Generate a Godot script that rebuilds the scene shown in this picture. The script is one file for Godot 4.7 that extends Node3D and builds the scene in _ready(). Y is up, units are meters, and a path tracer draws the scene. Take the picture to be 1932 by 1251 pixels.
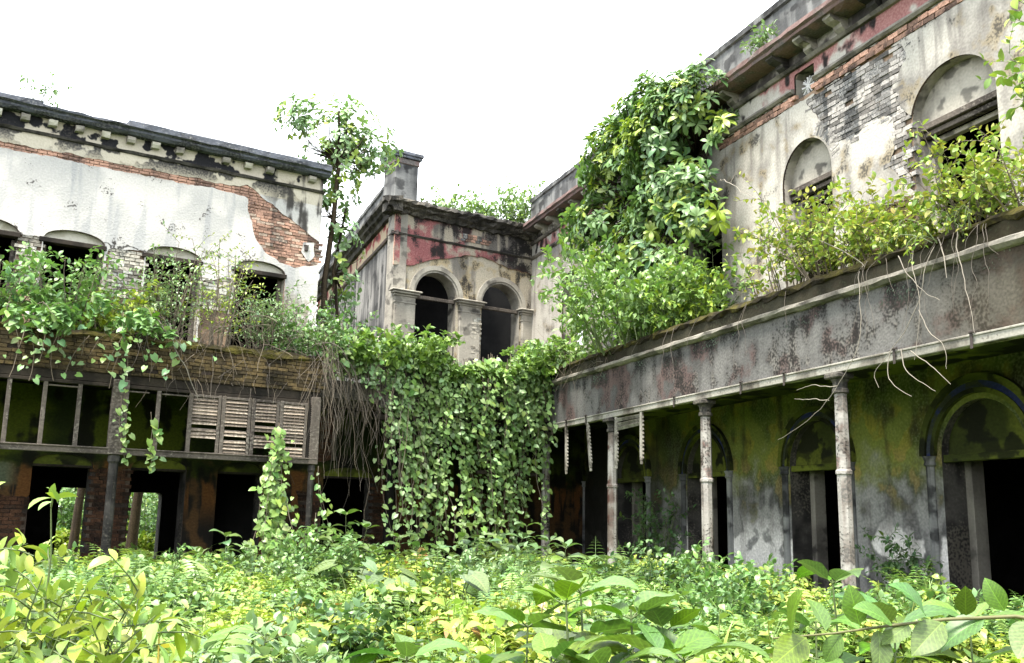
extends Node3D
# An overgrown ruined courtyard: the right wing, the corner pavilion and the left wing stand round a garden gone wild.
# Frames: FR runs along the right wing, FL along the left wing, FP along the pavilion's side wall (x right along the wall, y up, z out of it).

const UP := Vector3(0, 1, 0)
const DR := Vector3(-0.35200502, 0, -0.93599811)
const NR := Vector3(-0.93599811, 0, 0.35200502)
const DL := Vector3(0.83369311, 0, -0.55222803)
const NL := Vector3(0.55222803, 0, 0.83369311)
var FR := Transform3D(Basis(-DR, UP, NR), NR * -11.065)
var FL := Transform3D(Basis(DL, UP, NL), NL * -22.4)
var FP := Transform3D(Basis(-DR, UP, NR), DL * 14.96 + NL * -30.18)
var M := {}
var rng := RandomNumberGenerator.new()
var taken := {}
var nz := FastNoiseLite.new()
var nf := FastNoiseLite.new()

# ---------------------------------------------------------------- mesh building
class MB:
	var v := PackedVector3Array()
	var n := PackedVector3Array()
	var uv := PackedVector2Array()
	var c := PackedColorArray()
	var col := Color.WHITE
	func tri(a: Vector3, b: Vector3, d: Vector3, na: Vector3, nb: Vector3, nd: Vector3, ua := Vector2(), ub := Vector2(), ud := Vector2()) -> void:
		if (b - a).cross(d - a).dot(na + nb + nd) > 0.0:
			v.append_array([a, d, b]); n.append_array([na, nd, nb]); uv.append_array([ua, ud, ub])
		else:
			v.append_array([a, b, d]); n.append_array([na, nb, nd]); uv.append_array([ua, ub, ud])
		c.append_array([col, col, col])
	func flat(a: Vector3, b: Vector3, d: Vector3, out: Vector3) -> void:
		var m := (b - a).cross(d - a).normalized()
		if m.dot(out) < 0.0: m = -m
		tri(a, b, d, m, m, m)
	func quad(a: Vector3, b: Vector3, d: Vector3, e: Vector3, out: Vector3) -> void:
		flat(a, b, d, out); flat(a, d, e, out)
	func box(ctr: Vector3, size: Vector3, ch := 0.0, B := Basis()) -> void:
		var h := size * 0.5
		var k := minf(ch, minf(h.x, minf(h.y, h.z)) * 0.9)
		var p := func(ax: int, s: Vector3) -> Vector3:
			var q := Vector3()
			for i in 3: q[i] = s[i] * (h[i] if i == ax else h[i] - k)
			return ctr + B * q
		for a in 3:
			var b := (a + 1) % 3
			var d := (a + 2) % 3
			for sg in [-1.0, 1.0]:
				var q := []
				for t in [[-1.0, -1.0], [1.0, -1.0], [1.0, 1.0], [-1.0, 1.0]]:
					var s := Vector3()
					s[a] = sg; s[b] = t[0]; s[d] = t[1]
					q.append(p.call(a, s))
				var o := Vector3(); o[a] = sg
				quad(q[0], q[1], q[2], q[3], B * o)
				if k > 0.0:
					for sd in [-1.0, 1.0]:
						var s0 := Vector3(); s0[b] = sg; s0[d] = sd; s0[a] = -1.0
						var s1 := s0; s1[a] = 1.0
						var oo := s0; oo[a] = 0.0
						quad(p.call(b, s0), p.call(b, s1), p.call(d, s1), p.call(d, s0), B * oo)
		if k > 0.0:
			for sx in [-1.0, 1.0]: for sy in [-1.0, 1.0]: for sz in [-1.0, 1.0]:
				var s := Vector3(sx, sy, sz)
				flat(p.call(0, s), p.call(1, s), p.call(2, s), B * s)
	func tube(pts: PackedVector3Array, rad: PackedFloat32Array, sides := 5) -> void:
		var cnt := pts.size()
		var side := Vector3(0.31, 0.2, 0.93)
		var ring0 := PackedVector3Array()
		var nor0 := PackedVector3Array()
		for i in cnt:
			var d := (pts[mini(i + 1, cnt - 1)] - pts[maxi(i - 1, 0)]).normalized()
			if absf(d.dot(side)) > 0.97: side = Vector3(0.9, 0.3, -0.2).normalized()
			var x := (side - d * side.dot(d)).normalized()
			side = x
			var y := d.cross(x)
			var ring := PackedVector3Array()
			var nor := PackedVector3Array()
			for k in sides:
				var a := TAU * k / sides
				var m := x * cos(a) + y * sin(a)
				nor.append(m); ring.append(pts[i] + m * rad[i])
			if i > 0:
				for k in sides:
					var k2 := (k + 1) % sides
					tri(ring0[k], ring[k], ring[k2], nor0[k], nor[k], nor[k2])
					tri(ring0[k], ring[k2], ring0[k2], nor0[k], nor[k2], nor0[k2])
			ring0 = ring; nor0 = nor
	func lathe(prof: Array, sides: int, ctr: Vector3, smooth := false) -> void:
		for i in prof.size() - 1:
			var a: Vector2 = prof[i]
			var b: Vector2 = prof[i + 1]
			for k in sides:
				var t0 := TAU * (k + 0.5) / sides
				var t1 := TAU * (k + 1.5) / sides
				var e0 := Vector3(cos(t0), 0, sin(t0))
				var e1 := Vector3(cos(t1), 0, sin(t1))
				var out := e0 + e1 + Vector3(0, (a.x - b.x) * 4.0, 0)
				quad(ctr + e0 * a.x + Vector3.UP * a.y, ctr + e1 * a.x + Vector3.UP * a.y, ctr + e1 * b.x + Vector3.UP * b.y, ctr + e0 * b.x + Vector3.UP * b.y, out)
	func prism(poly: PackedVector2Array, y0: float, y1: float) -> void:   # poly is (x, z)
		var t := Geometry2D.triangulate_polygon(poly)
		for i in range(0, t.size(), 3):
			for y in [y0, y1]:
				flat(Vector3(poly[t[i]].x, y, poly[t[i]].y), Vector3(poly[t[i + 1]].x, y, poly[t[i + 1]].y), Vector3(poly[t[i + 2]].x, y, poly[t[i + 2]].y), Vector3(0, 1 if y == y1 else -1, 0))
		var cw := Geometry2D.is_polygon_clockwise(poly)
		for i in poly.size():
			var a := poly[i]
			var b := poly[(i + 1) % poly.size()]
			var o := Vector3(b.y - a.y, 0, a.x - b.x) * (1.0 if not cw else -1.0)
			quad(Vector3(a.x, y0, a.y), Vector3(b.x, y0, b.y), Vector3(b.x, y1, b.y), Vector3(a.x, y1, a.y), o)
	# a profile of (z, y) points, closed, swept along x from x0 to x1 with rough edges
	func run(prof: Array, x0: float, x1: float, step: float, rough: float, noise: FastNoiseLite, skew0 := 0.0, skew1 := 0.0) -> void:
		var cnt := maxi(1, int(ceil((x1 - x0) / step)))
		var area := 0.0
		for j in prof.size():
			var a: Vector2 = prof[j]
			var b: Vector2 = prof[(j + 1) % prof.size()]
			area += a.x * b.y - b.x * a.y
		var sg := 1.0 if area > 0.0 else -1.0
		var last := []
		for i in cnt + 1:
			var t := float(i) / cnt
			var ring := []
			for j in prof.size():
				var q: Vector2 = prof[j]
				var x := lerpf(x0 + q.x * skew0, x1 + q.x * skew1, t)
				var dz := noise.get_noise_3d(x * 9.0, j * 31.7, 5.0) * rough
				var dy := noise.get_noise_3d(x * 9.0, j * 17.3, 55.0) * rough
				ring.append(Vector3(x, q.y + dy, q.x + dz))
			if i > 0:
				for j in prof.size():
					var j2 := (j + 1) % prof.size()
					var q: Vector2 = prof[j]
					var q2: Vector2 = prof[j2]
					var o := Vector3(0, -(q2.x - q.x), q2.y - q.y) * sg
					quad(last[j], ring[j], ring[j2], last[j2], o)
			last = ring
		for e in [0, 1]:
			var flatp := PackedVector2Array()
			for q in prof: flatp.append(q)
			var t := Geometry2D.triangulate_polygon(flatp)
			for i in range(0, t.size(), 3):
				var w := []
				for m in 3:
					var q: Vector2 = prof[t[i + m]]
					w.append(Vector3((x0 + q.x * skew0) if e == 0 else (x1 + q.x * skew1), q.y, q.x))
				flat(w[0], w[1], w[2], Vector3(-1 if e == 0 else 1, 0, 0))
	func ring(ctr: Vector3, r0: float, r1: float, z0: float, z1: float, a0 := 0.0, a1 := PI, seg := 28) -> void:
		for i in seg:
			var t0 := lerpf(a0, a1, float(i) / seg)
			var t1 := lerpf(a0, a1, float(i + 1) / seg)
			var e0 := Vector3(cos(t0), sin(t0), 0)
			var e1 := Vector3(cos(t1), sin(t1), 0)
			var Z0 := Vector3(0, 0, z0)
			var Z1 := Vector3(0, 0, z1)
			quad(ctr + e0 * r0 + Z1, ctr + e1 * r0 + Z1, ctr + e1 * r1 + Z1, ctr + e0 * r1 + Z1, Vector3(0, 0, 1))
			quad(ctr + e0 * r1 + Z0, ctr + e1 * r1 + Z0, ctr + e1 * r1 + Z1, ctr + e0 * r1 + Z1, e0 + e1)
			quad(ctr + e0 * r0 + Z0, ctr + e1 * r0 + Z0, ctr + e1 * r0 + Z1, ctr + e0 * r0 + Z1, -e0 - e1)
	func arrays(colors: bool) -> Array:
		var a := []
		a.resize(Mesh.ARRAY_MAX)
		a[Mesh.ARRAY_VERTEX] = v
		a[Mesh.ARRAY_NORMAL] = n
		a[Mesh.ARRAY_TEX_UV] = uv
		if colors: a[Mesh.ARRAY_COLOR] = c
		return a
	func mesh(colors := false, into: ArrayMesh = null) -> ArrayMesh:
		var m := into if into else ArrayMesh.new()
		if v.size(): m.add_surface_from_arrays(Mesh.PRIMITIVE_TRIANGLES, arrays(colors))
		return m

func numbered(called: String) -> String:
	if not taken.has(called):
		taken[called] = 0
		return called
	taken[called] += 1
	return "%s_%03d" % [called, taken[called]]

func thing(called: String, label: String, category: String, xf := Transform3D(), group := "") -> Node3D:
	var o := Node3D.new()
	o.name = numbered(called)
	o.transform = xf
	o.set_meta("label", label)
	o.set_meta("category", category)
	if group: o.set_meta("group", group)
	add_child(o, true)
	return o

func counted(parent: Node, called: String) -> String:
	var key := "%d/%s" % [parent.get_instance_id(), called]
	var same: int = taken.get(key, 0)
	taken[key] = same + 1
	return called if same == 0 else "%s_%03d" % [called, same]

func part(called: String, mesh: Mesh, mats, parent: Node, xf := Transform3D()) -> MeshInstance3D:
	var o := MeshInstance3D.new()
	o.mesh = mesh
	o.transform = xf
	o.name = counted(parent, called)
	var list: Array = mats if mats is Array else [mats]
	for i in mesh.get_surface_count(): o.set_surface_override_material(i, list[mini(i, list.size() - 1)])
	parent.add_child(o, true)
	return o

func pane(called: String, parent: Node, fill: Callable, mat, xf := Transform3D()) -> MeshInstance3D:
	var b := MB.new()
	fill.call(b)
	return part(called, b.mesh(), mat, parent, xf)

# a wall sheet: solid wherever f(x, y) > 0, its front at z = zf and its back at z = zb; surface 0 is the front, surface 1 the edges and the back
func sheet(f: Callable, x0: float, x1: float, y0: float, y1: float, cell: float, zf: float, zb: float) -> ArrayMesh:
	var nx := int(ceil((x1 - x0) / cell))
	var ny := int(ceil((y1 - y0) / cell))
	var dx := (x1 - x0) / nx
	var dy := (y1 - y0) / ny
	var g := PackedFloat32Array()
	g.resize((nx + 1) * (ny + 1))
	for j in ny + 1:
		for i in nx + 1: g[j * (nx + 1) + i] = f.call(x0 + i * dx, y0 + j * dy)
	var front := MB.new()
	var rest := MB.new()
	var rear := MB.new()
	var Zf := Vector3(0, 0, zf)
	var Zb := Vector3(0, 0, zb)
	var N := Vector3(0, 0, 1)
	var uvof := func(p: Vector2) -> Vector2: return Vector2((p.x - x0) / (x1 - x0), 1.0 - (p.y - y0) / (y1 - y0))
	var put := func(poly: PackedVector2Array) -> void:
		for k in range(1, poly.size() - 1):
			var a := poly[0]
			var b := poly[k]
			var d := poly[k + 1]
			front.tri(Vector3(a.x, a.y, zf), Vector3(b.x, b.y, zf), Vector3(d.x, d.y, zf), N, N, N, uvof.call(a), uvof.call(b), uvof.call(d))
			rear.tri(Vector3(a.x, a.y, zb), Vector3(b.x, b.y, zb), Vector3(d.x, d.y, zb), -N, -N, -N)
	var wall := func(a: Vector2, b: Vector2, o: Vector2) -> void:
		rest.quad(Vector3(a.x, a.y, zf), Vector3(b.x, b.y, zf), Vector3(b.x, b.y, zb), Vector3(a.x, a.y, zb), Vector3(o.x, o.y, 0))
	for j in ny:
		var start := -1
		for i in nx + 1:
			var full := false
			var mask := 0
			if i < nx:
				var o := j * (nx + 1) + i
				mask = int(g[o] > 0.0) + 2 * int(g[o + 1] > 0.0) + 4 * int(g[o + nx + 2] > 0.0) + 8 * int(g[o + nx + 1] > 0.0)
				full = mask == 15
			if full:
				if start < 0: start = i
				continue
			if start >= 0:
				var xa := x0 + start * dx
				var xb := x0 + i * dx
				var ya := y0 + j * dy
				put.call(PackedVector2Array([Vector2(xa, ya), Vector2(xb, ya), Vector2(xb, ya + dy), Vector2(xa, ya + dy)]))
				if j == 0: wall.call(Vector2(xa, ya), Vector2(xb, ya), Vector2(0, -1))
				if j == ny - 1: wall.call(Vector2(xa, ya + dy), Vector2(xb, ya + dy), Vector2(0, 1))
				if start == 0: wall.call(Vector2(xa, ya), Vector2(xa, ya + dy), Vector2(-1, 0))
				if i == nx: wall.call(Vector2(xb, ya), Vector2(xb, ya + dy), Vector2(1, 0))
				start = -1
			if i == nx or mask == 0: continue
			var q := [Vector2(x0 + i * dx, y0 + j * dy), Vector2(x0 + (i + 1) * dx, y0 + j * dy), Vector2(x0 + (i + 1) * dx, y0 + (j + 1) * dy), Vector2(x0 + i * dx, y0 + (j + 1) * dy)]
			var w := [g[j * (nx + 1) + i], g[j * (nx + 1) + i + 1], g[(j + 1) * (nx + 1) + i + 1], g[(j + 1) * (nx + 1) + i]]
			var poly := PackedVector2Array()
			var leave := Vector2()
			var have := false
			var enter0 := Vector2()
			var pend := false
			for k in 4:
				var k2 := (k + 1) % 4
				var A: Vector2 = q[k]
				var B: Vector2 = q[k2]
				if w[k] > 0.0: poly.append(A)
				if (w[k] > 0.0) != (w[k2] > 0.0):
					var t: float = w[k] / (w[k] - w[k2])
					var X := A.lerp(B, t)
					poly.append(X)
					if w[k] > 0.0:
						leave = X; have = true
					elif have:
						var mid := (leave + X) * 0.5
						var ctr := Vector2()
						for z in 4:
							if w[z] > 0.0: ctr = q[z]
						wall.call(leave, X, mid - ctr)
						have = false
					else:
						enter0 = X; pend = true
			if have and pend:
				var ctr := Vector2()
				for z in 4:
					if w[z] > 0.0: ctr = q[z]
				wall.call(leave, enter0, (leave + enter0) * 0.5 - ctr)
			if poly.size() >= 3: put.call(poly)
	var m := front.mesh()
	rest.mesh(false, m)
	return rear.mesh(false, m)

func poly_sd(poly: PackedVector2Array, p: Vector2) -> float:    # > 0 inside
	var d := 1e9
	var inside := false
	var j := poly.size() - 1
	for i in poly.size():
		var a := poly[i]
		var b := poly[j]
		var e := b - a
		var w := p - a
		var q := w - e * clampf(w.dot(e) / e.length_squared(), 0.0, 1.0)
		d = minf(d, q.length_squared())
		if (a.y > p.y) != (b.y > p.y) and p.x < (b.x - a.x) * (p.y - a.y) / (b.y - a.y) + a.x: inside = not inside
		j = i
	return sqrt(d) if inside else -sqrt(d)

func P2(a: Array) -> PackedVector2Array:
	var p := PackedVector2Array()
	for i in range(0, a.size(), 2): p.append(Vector2(a[i], a[i + 1]))
	return p

# distance outside an arched opening: half width hw, bottom y0, springing ys, rise r
func arch(x: float, y: float, cx: float, hw: float, y0: float, ys: float, r: float) -> float:
	var ax := absf(x - cx)
	if y > ys:
		var k := hw / r
		return Vector2(ax, (y - ys) * k).length() - hw
	return maxf(ax - hw, y0 - y)

func rough(x: float, y: float, s := 1.0) -> float:
	return nf.get_noise_2d(x * 40.0 * s, y * 40.0 * s)

# ---------------------------------------------------------------- textures
var tiling := false

func noise_bytes(w: int, h: int, sd: int, period: float, oct: int, squash: float, tiles: bool) -> PackedByteArray:
	var f := FastNoiseLite.new()
	f.seed = sd
	f.noise_type = FastNoiseLite.TYPE_SIMPLEX_SMOOTH
	f.frequency = 1.0 / period
	f.fractal_octaves = oct
	var im: Image
	var hh := maxi(4, int(h / squash))
	im = f.get_seamless_image(w, hh) if tiles else f.get_image(w, hh)
	if squash > 1.0: im.resize(w, h, Image.INTERPOLATE_BILINEAR)
	im.convert(Image.FORMAT_L8)
	return im.get_data()

func ss(a: float, b: float, x: float) -> float:
	var t := clampf((x - a) / (b - a), 0.0, 1.0)
	return t * t * (3.0 - 2.0 * t)

# f(x, y, blotch, mould, streak, speck) gives the colour at a point of the wall, in metres
var jobs := []

func paint(w: int, h: int, x0: float, x1: float, y0: float, y1: float, sd: int, f: Callable, tiles: bool) -> Array:
	var ppm := w / (x1 - x0)
	var B := noise_bytes(w, h, sd, ppm * 2.6, 4, 1.0, tiles)
	var D := noise_bytes(w, h, sd + 1, ppm * 0.9, 6, 1.0, tiles)
	var S := noise_bytes(w, h, sd + 2, ppm * 0.55, 5, 9.0, tiles)
	var K := noise_bytes(w, h, sd + 3, maxf(3.0, ppm * 0.07), 3, 1.0, tiles)
	var data := PackedByteArray()
	data.resize(w * h * 3)
	var hm := PackedByteArray()
	hm.resize(w * h)
	var i := 0
	for py in h:
		var y := y1 - (py + 0.5) / h * (y1 - y0)
		for px in w:
			var c: Color = f.call(x0 + (px + 0.5) / ppm, y, B[i] / 255.0, D[i] / 255.0, S[i] / 255.0, K[i] / 255.0)
			data[i * 3] = clampi(int(c.r * 255.0), 0, 255)
			data[i * 3 + 1] = clampi(int(c.g * 255.0), 0, 255)
			data[i * 3 + 2] = clampi(int(c.b * 255.0), 0, 255)
			hm[i] = (D[i] + K[i]) >> 1
			i += 1
	return [Image.create_from_data(w, h, false, Image.FORMAT_RGB8, data), Image.create_from_data(w, h, false, Image.FORMAT_L8, hm)]

func wall_mat(w: int, h: int, x0: float, x1: float, y0: float, y1: float, sd: int, f: Callable, bump := 1.2) -> StandardMaterial3D:
	var m := StandardMaterial3D.new()
	var box := [m, []]
	var tiles := tiling
	box.append(WorkerThreadPool.add_task(func(): box[1] = paint(w, h, x0, x1, y0, y1, sd, f, tiles)))
	jobs.append(box)
	m.heightmap_enabled = true
	m.heightmap_scale = bump
	m.roughness = 0.92
	m.metallic_specular = 0.3
	m.texture_repeat = false
	return m

func finish_paint() -> void:
	for box in jobs:
		WorkerThreadPool.wait_for_task_completion(box[2])
		box[0].albedo_texture = ImageTexture.create_from_image(box[1][0])
		box[0].heightmap_texture = ImageTexture.create_from_image(box[1][1])
	jobs.clear()

# a repeating material laid by world position, `size` metres a repeat
func tri_mat(sd: int, size: float, f: Callable, bump := 1.0, res := 192, roughness := 0.9) -> StandardMaterial3D:
	tiling = true
	var m := wall_mat(res, res, 0.0, size, 0.0, size, sd, f, bump)
	tiling = false
	m.texture_repeat = true
	m.uv1_triplanar = true
	m.uv1_world_triplanar = true
	m.uv1_scale = Vector3.ONE / size
	m.roughness = roughness
	return m

func C(r: float, g: float, b: float) -> Color: return Color(r, g, b)

func plain(c: Color, r := 0.8, vc := false) -> StandardMaterial3D:
	var m := StandardMaterial3D.new()
	m.albedo_color = c.linear_to_srgb()
	m.roughness = r
	m.vertex_color_use_as_albedo = vc
	return m

# ---------------------------------------------------------------- materials
func make_materials() -> void:
	var dark := C(0.085, 0.083, 0.085)
	M.r_upper = wall_mat(1536, 428, -34.2, -6.0, 4.9, 12.75, 11, func(x, y, b, d, s, k):
		var c := C(0.83, 0.815, 0.775).lerp(C(0.62, 0.605, 0.58), ss(0.42, 0.72, b * 0.6 + d * 0.25 + s * 0.15))
		if y > 11.62 and y < 12.2:
			var r := ss(0.42, 0.56, b * 0.55 + d * 0.45 + (0.06 if x > -17.0 else -0.03))
			c = c.lerp(C(0.66, 0.39, 0.39).lerp(C(0.74, 0.56, 0.54), k), r * 0.85)
			c = c.lerp(dark, 0.85 * ss(0.55, 0.7, d * 0.6 + s * 0.4))
		elif y >= 12.2:
			c = c.lerp(C(0.34, 0.325, 0.32), ss(0.3, 0.6, d))
		else:
			c = c.lerp(C(0.52, 0.50, 0.48), 0.55 * ss(0.52, 0.78, s) * ss(7.0, 11.0, y))
			c = c.lerp(C(0.74, 0.66, 0.50), 0.5 * ss(0.55, 0.75, d) * ss(0.4, 0.6, b))
		c = c.lerp(C(0.25, 0.245, 0.24), 0.7 * ss(0.64, 0.76, d * 0.7 + k * 0.3 + 0.09 * ss(-12.5, -9.0, x)))
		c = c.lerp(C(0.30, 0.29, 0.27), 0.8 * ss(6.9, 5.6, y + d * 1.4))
		return c * (0.90 + 0.2 * k))
	M.r_fascia = wall_mat(1536, 128, -26.9, -6.0, 4.4, 6.1, 21, func(x, y, b, d, s, k):
		var c := C(0.52, 0.515, 0.505).lerp(C(0.38, 0.375, 0.37), ss(0.35, 0.68, b * 0.5 + s * 0.2 + d * 0.3))
		c = c.lerp(C(0.66, 0.64, 0.61), 0.8 * ss(0.56, 0.68, s * 0.5 + d * 0.5) * ss(5.5, 4.7, y))
		c = c.lerp(C(0.50, 0.385, 0.37), 0.6 * ss(0.54, 0.70, d * 0.55 + b * 0.45 + 0.10 * ss(4.2, 1.5, absf(x + 12.2)) + 0.12 * ss(1.6, 0.4, absf(x + 22.5)) * ss(4.9, 5.3, y)))
		c = c.lerp(C(0.13, 0.127, 0.123), 0.85 * ss(0.50, 0.72, d * 0.4 + s * 0.25 + k * 0.35 + 0.07 * ss(4.95, 5.6, y)))
		c = c.lerp(C(0.30, 0.27, 0.20), 0.55 * ss(-12.5, -9.5, x))
		c = c.lerp(C(0.58, 0.68, 0.58), 0.7 * ss(0.66, 0.74, k * 0.5 + d * 0.5) * ss(5.1, 5.5, y))
		if y > 5.62: c = c.lerp(C(0.20, 0.19, 0.12), 0.75)
		return c * (0.85 + 0.3 * k))
	M.r_ground = wall_mat(1280, 224, -34.0, -6.0, -0.2, 4.62, 31, func(x, y, b, d, s, k):
		var moss := C(0.38, 0.41, 0.19).lerp(C(0.26, 0.30, 0.13), ss(0.3, 0.7, b)).lerp(C(0.50, 0.45, 0.16), 0.5 * ss(0.52, 0.66, d))
		moss = moss.lerp(C(0.12, 0.13, 0.09), 0.75 * ss(0.48, 0.72, d * 0.35 + s * 0.4 + b * 0.25)).lerp(C(0.42, 0.44, 0.36), 0.5 * ss(0.5, 0.7, b * 0.5 + k * 0.5))
		var low := C(0.46, 0.46, 0.455).lerp(C(0.17, 0.17, 0.175), ss(0.36, 0.64, d * 0.45 + s * 0.35 + b * 0.2))
		low = low.lerp(C(0.78, 0.77, 0.76), ss(0.50, 0.58, d * 0.5 + b * 0.5 + 0.16 * ss(1.3, 0.5, absf(x + 19.8)) - 0.05 * ss(1.2, 2.2, y)) * ss(2.3, 1.2, y))
		low = low.lerp(C(0.52, 0.51, 0.50), 0.7 * ss(0.75, 0.45, y) + 0.35 * ss(0.5, 0.6, s))
		var c := low.lerp(moss, ss(2.1, 3.2, y + (d - 0.5) * 1.6))
		c = c.lerp(C(0.50, 0.43, 0.31), 0.5 * ss(0.56, 0.66, d) * ss(0.7, 0.2, absf(y - 2.7)))
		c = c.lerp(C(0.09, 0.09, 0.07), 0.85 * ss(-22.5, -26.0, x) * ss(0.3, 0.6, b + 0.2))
		return c * (0.82 + 0.36 * k))
	M.l_upper = wall_mat(896, 460, -2.0, 10.3, 5.0, 11.3, 41, func(x, y, b, d, s, k):
		var c := C(0.93, 0.915, 0.89).lerp(C(0.83, 0.825, 0.81), ss(0.42, 0.75, b))
		c = c.lerp(C(0.70, 0.71, 0.72), 0.5 * ss(0.56, 0.76, s))
		c = c.lerp(C(0.62, 0.59, 0.54), 0.75 * ss(0.45, 0.62, d) * ss(10.1, 10.5, y))
		if y > 10.38: c = c.lerp(C(0.86, 0.82, 0.72), 0.7)
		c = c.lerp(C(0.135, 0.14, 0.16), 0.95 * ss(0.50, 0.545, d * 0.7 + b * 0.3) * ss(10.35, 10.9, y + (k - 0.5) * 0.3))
		c = c.lerp(C(0.27, 0.26, 0.25), 0.9 * ss(0.44, 0.62, s * 0.6 + d * 0.4) * ss(8.6, 9.4, x) * ss(9.0, 9.6, y))
		c = c.lerp(C(0.58, 0.55, 0.48), 0.7 * ss(0.5, 0.64, d * 0.5 + s * 0.5) * ss(8.3, 7.2, y))
		c = c.lerp(C(0.30, 0.29, 0.28), 0.8 * ss(0.70, 0.78, k * 0.4 + d * 0.6))
		c = c.lerp(C(0.20, 0.19, 0.18), 0.8 * ss(0.022, 0.010, absf(y - 8.26 - (d - 0.5) * 0.35)) * ss(8.0, 7.0, x))
		return c * (0.95 + 0.09 * k))
	M.l_ground = wall_mat(896, 256, -2.0, 19.8, -0.2, 4.66, 51, func(x, y, b, d, s, k):
		var moss := C(0.30, 0.34, 0.08).lerp(C(0.14, 0.18, 0.06), ss(0.35, 0.65, b)).lerp(C(0.07, 0.075, 0.05), 0.9 * ss(0.48, 0.66, d * 0.5 + s * 0.5))
		var low := C(0.36, 0.27, 0.17).lerp(C(0.13, 0.12, 0.105), ss(0.38, 0.58, d * 0.5 + s * 0.5))
		low = low.lerp(C(0.50, 0.33, 0.17), 0.8 * ss(0.52, 0.62, s) * ss(1.2, 2.2, y))
		low = low.lerp(C(0.40, 0.44, 0.36), 0.9 * ss(3.3, 2.9, x) * ss(2.2, 2.4, y))
		low = low.lerp(C(0.60, 0.56, 0.52), 0.75 * ss(0.55, 0.62, d) * ss(1.1, 0.6, y))
		var c := low.lerp(moss, ss(2.6, 3.0, y + (d - 0.5) * 0.8))
		return c * (0.8 + 0.4 * k))
	M.pav = wall_mat(416, 520, 14.9, 21.0, 4.9, 12.5, 61, func(x, y, b, d, s, k):
		var c := C(0.80, 0.765, 0.69).lerp(C(0.55, 0.53, 0.50), ss(0.42, 0.74, b * 0.45 + s * 0.55))
		c = c.lerp(C(0.80, 0.70, 0.50), 0.45 * ss(0.5, 0.7, d))
		c = c.lerp(C(0.20, 0.195, 0.19), 0.85 * ss(0.58, 0.74, d * 0.5 + s * 0.3 + k * 0.2 + 0.12 * ss(11.4, 12.2, y) + 0.1 * ss(19.6, 20.8, x)))
		return c * (0.88 + 0.24 * k))
	M.pav_red = wall_mat(480, 196, 14.9, 21.0, 10.0, 12.5, 66, func(x, y, b, d, s, k):
		var c := C(0.74, 0.70, 0.63).lerp(C(0.48, 0.46, 0.44), ss(0.42, 0.7, b * 0.4 + s * 0.6))
		var r := ss(0.42, 0.58, d * 0.5 + b * 0.4 + s * 0.1 + 0.12 * ss(2.2, 0.6, absf(x - 16.6)) - 0.22 * ss(11.55, 11.75, y) * ss(16.3, 16.9, x) - 0.1 * ss(18.4, 20.0, x))
		c = c.lerp(C(0.63, 0.33, 0.35).lerp(C(0.72, 0.50, 0.49), k), r * 0.88)
		c = c.lerp(C(0.17, 0.165, 0.165), 0.9 * ss(0.55, 0.72, d * 0.5 + s * 0.25 + k * 0.25 + 0.13 * ss(11.7, 12.3, y) + 0.12 * ss(18.8, 20.6, x)))
		return c * (0.88 + 0.24 * k))
	M.pav_side = wall_mat(480, 228, -16.0, 0.0, 4.9, 12.5, 71, func(x, y, b, d, s, k):
		var c := C(0.60, 0.59, 0.575).lerp(C(0.34, 0.335, 0.33), ss(0.36, 0.7, b * 0.4 + s * 0.6))
		if y > 11.65: c = C(0.78, 0.71, 0.60).lerp(C(0.62, 0.30, 0.30), ss(0.5, 0.6, d) * ss(11.8, 12.1, y))
		c = c.lerp(C(0.13, 0.13, 0.13), 0.75 * ss(0.56, 0.74, d * 0.5 + s * 0.3 + k * 0.2))
		return c * (0.9 + 0.2 * k))
	# repeating surfaces
	M.plaster = tri_mat(101, 4.0, func(x, y, b, d, s, k):
		var c := C(0.78, 0.76, 0.71).lerp(C(0.54, 0.52, 0.49), ss(0.42, 0.75, b * 0.5 + s * 0.5))
		return c.lerp(C(0.19, 0.185, 0.18), 0.7 * ss(0.6, 0.72, d)) * (0.9 + 0.2 * k), 1.0)
	M.grime = tri_mat(111, 4.0, func(x, y, b, d, s, k):
		var c := C(0.36, 0.35, 0.335).lerp(C(0.17, 0.167, 0.165), ss(0.38, 0.62, d * 0.5 + s * 0.5))
		return c.lerp(C(0.58, 0.55, 0.49), 0.6 * ss(0.58, 0.68, b * 0.5 + k * 0.5)) * (0.85 + 0.3 * k), 2.0)
	M.slate = tri_mat(121, 4.0, func(x, y, b, d, s, k):
		var c := C(0.34, 0.355, 0.39).lerp(C(0.20, 0.208, 0.23), ss(0.4, 0.6, d))
		return c.lerp(C(0.52, 0.52, 0.50), 0.7 * ss(0.60, 0.68, d * 0.4 + k * 0.6)) * (0.85 + 0.3 * k), 2.0)
	M.moss_plaster = tri_mat(131, 3.0, func(x, y, b, d, s, k):
		var c := C(0.38, 0.41, 0.15).lerp(C(0.22, 0.25, 0.10), ss(0.35, 0.65, b))
		return c.lerp(C(0.07, 0.075, 0.05), 0.85 * ss(0.52, 0.64, d)) * (0.85 + 0.3 * k), 1.0)
	M.shade_dark = tri_mat(141, 4.0, func(x, y, b, d, s, k):  # near-black: the deep shade of the rooms is put into the colour
		return C(0.19, 0.185, 0.175).lerp(C(0.09, 0.09, 0.085), ss(0.4, 0.6, d)) * (0.85 + 0.3 * k), 1.0)
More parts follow.
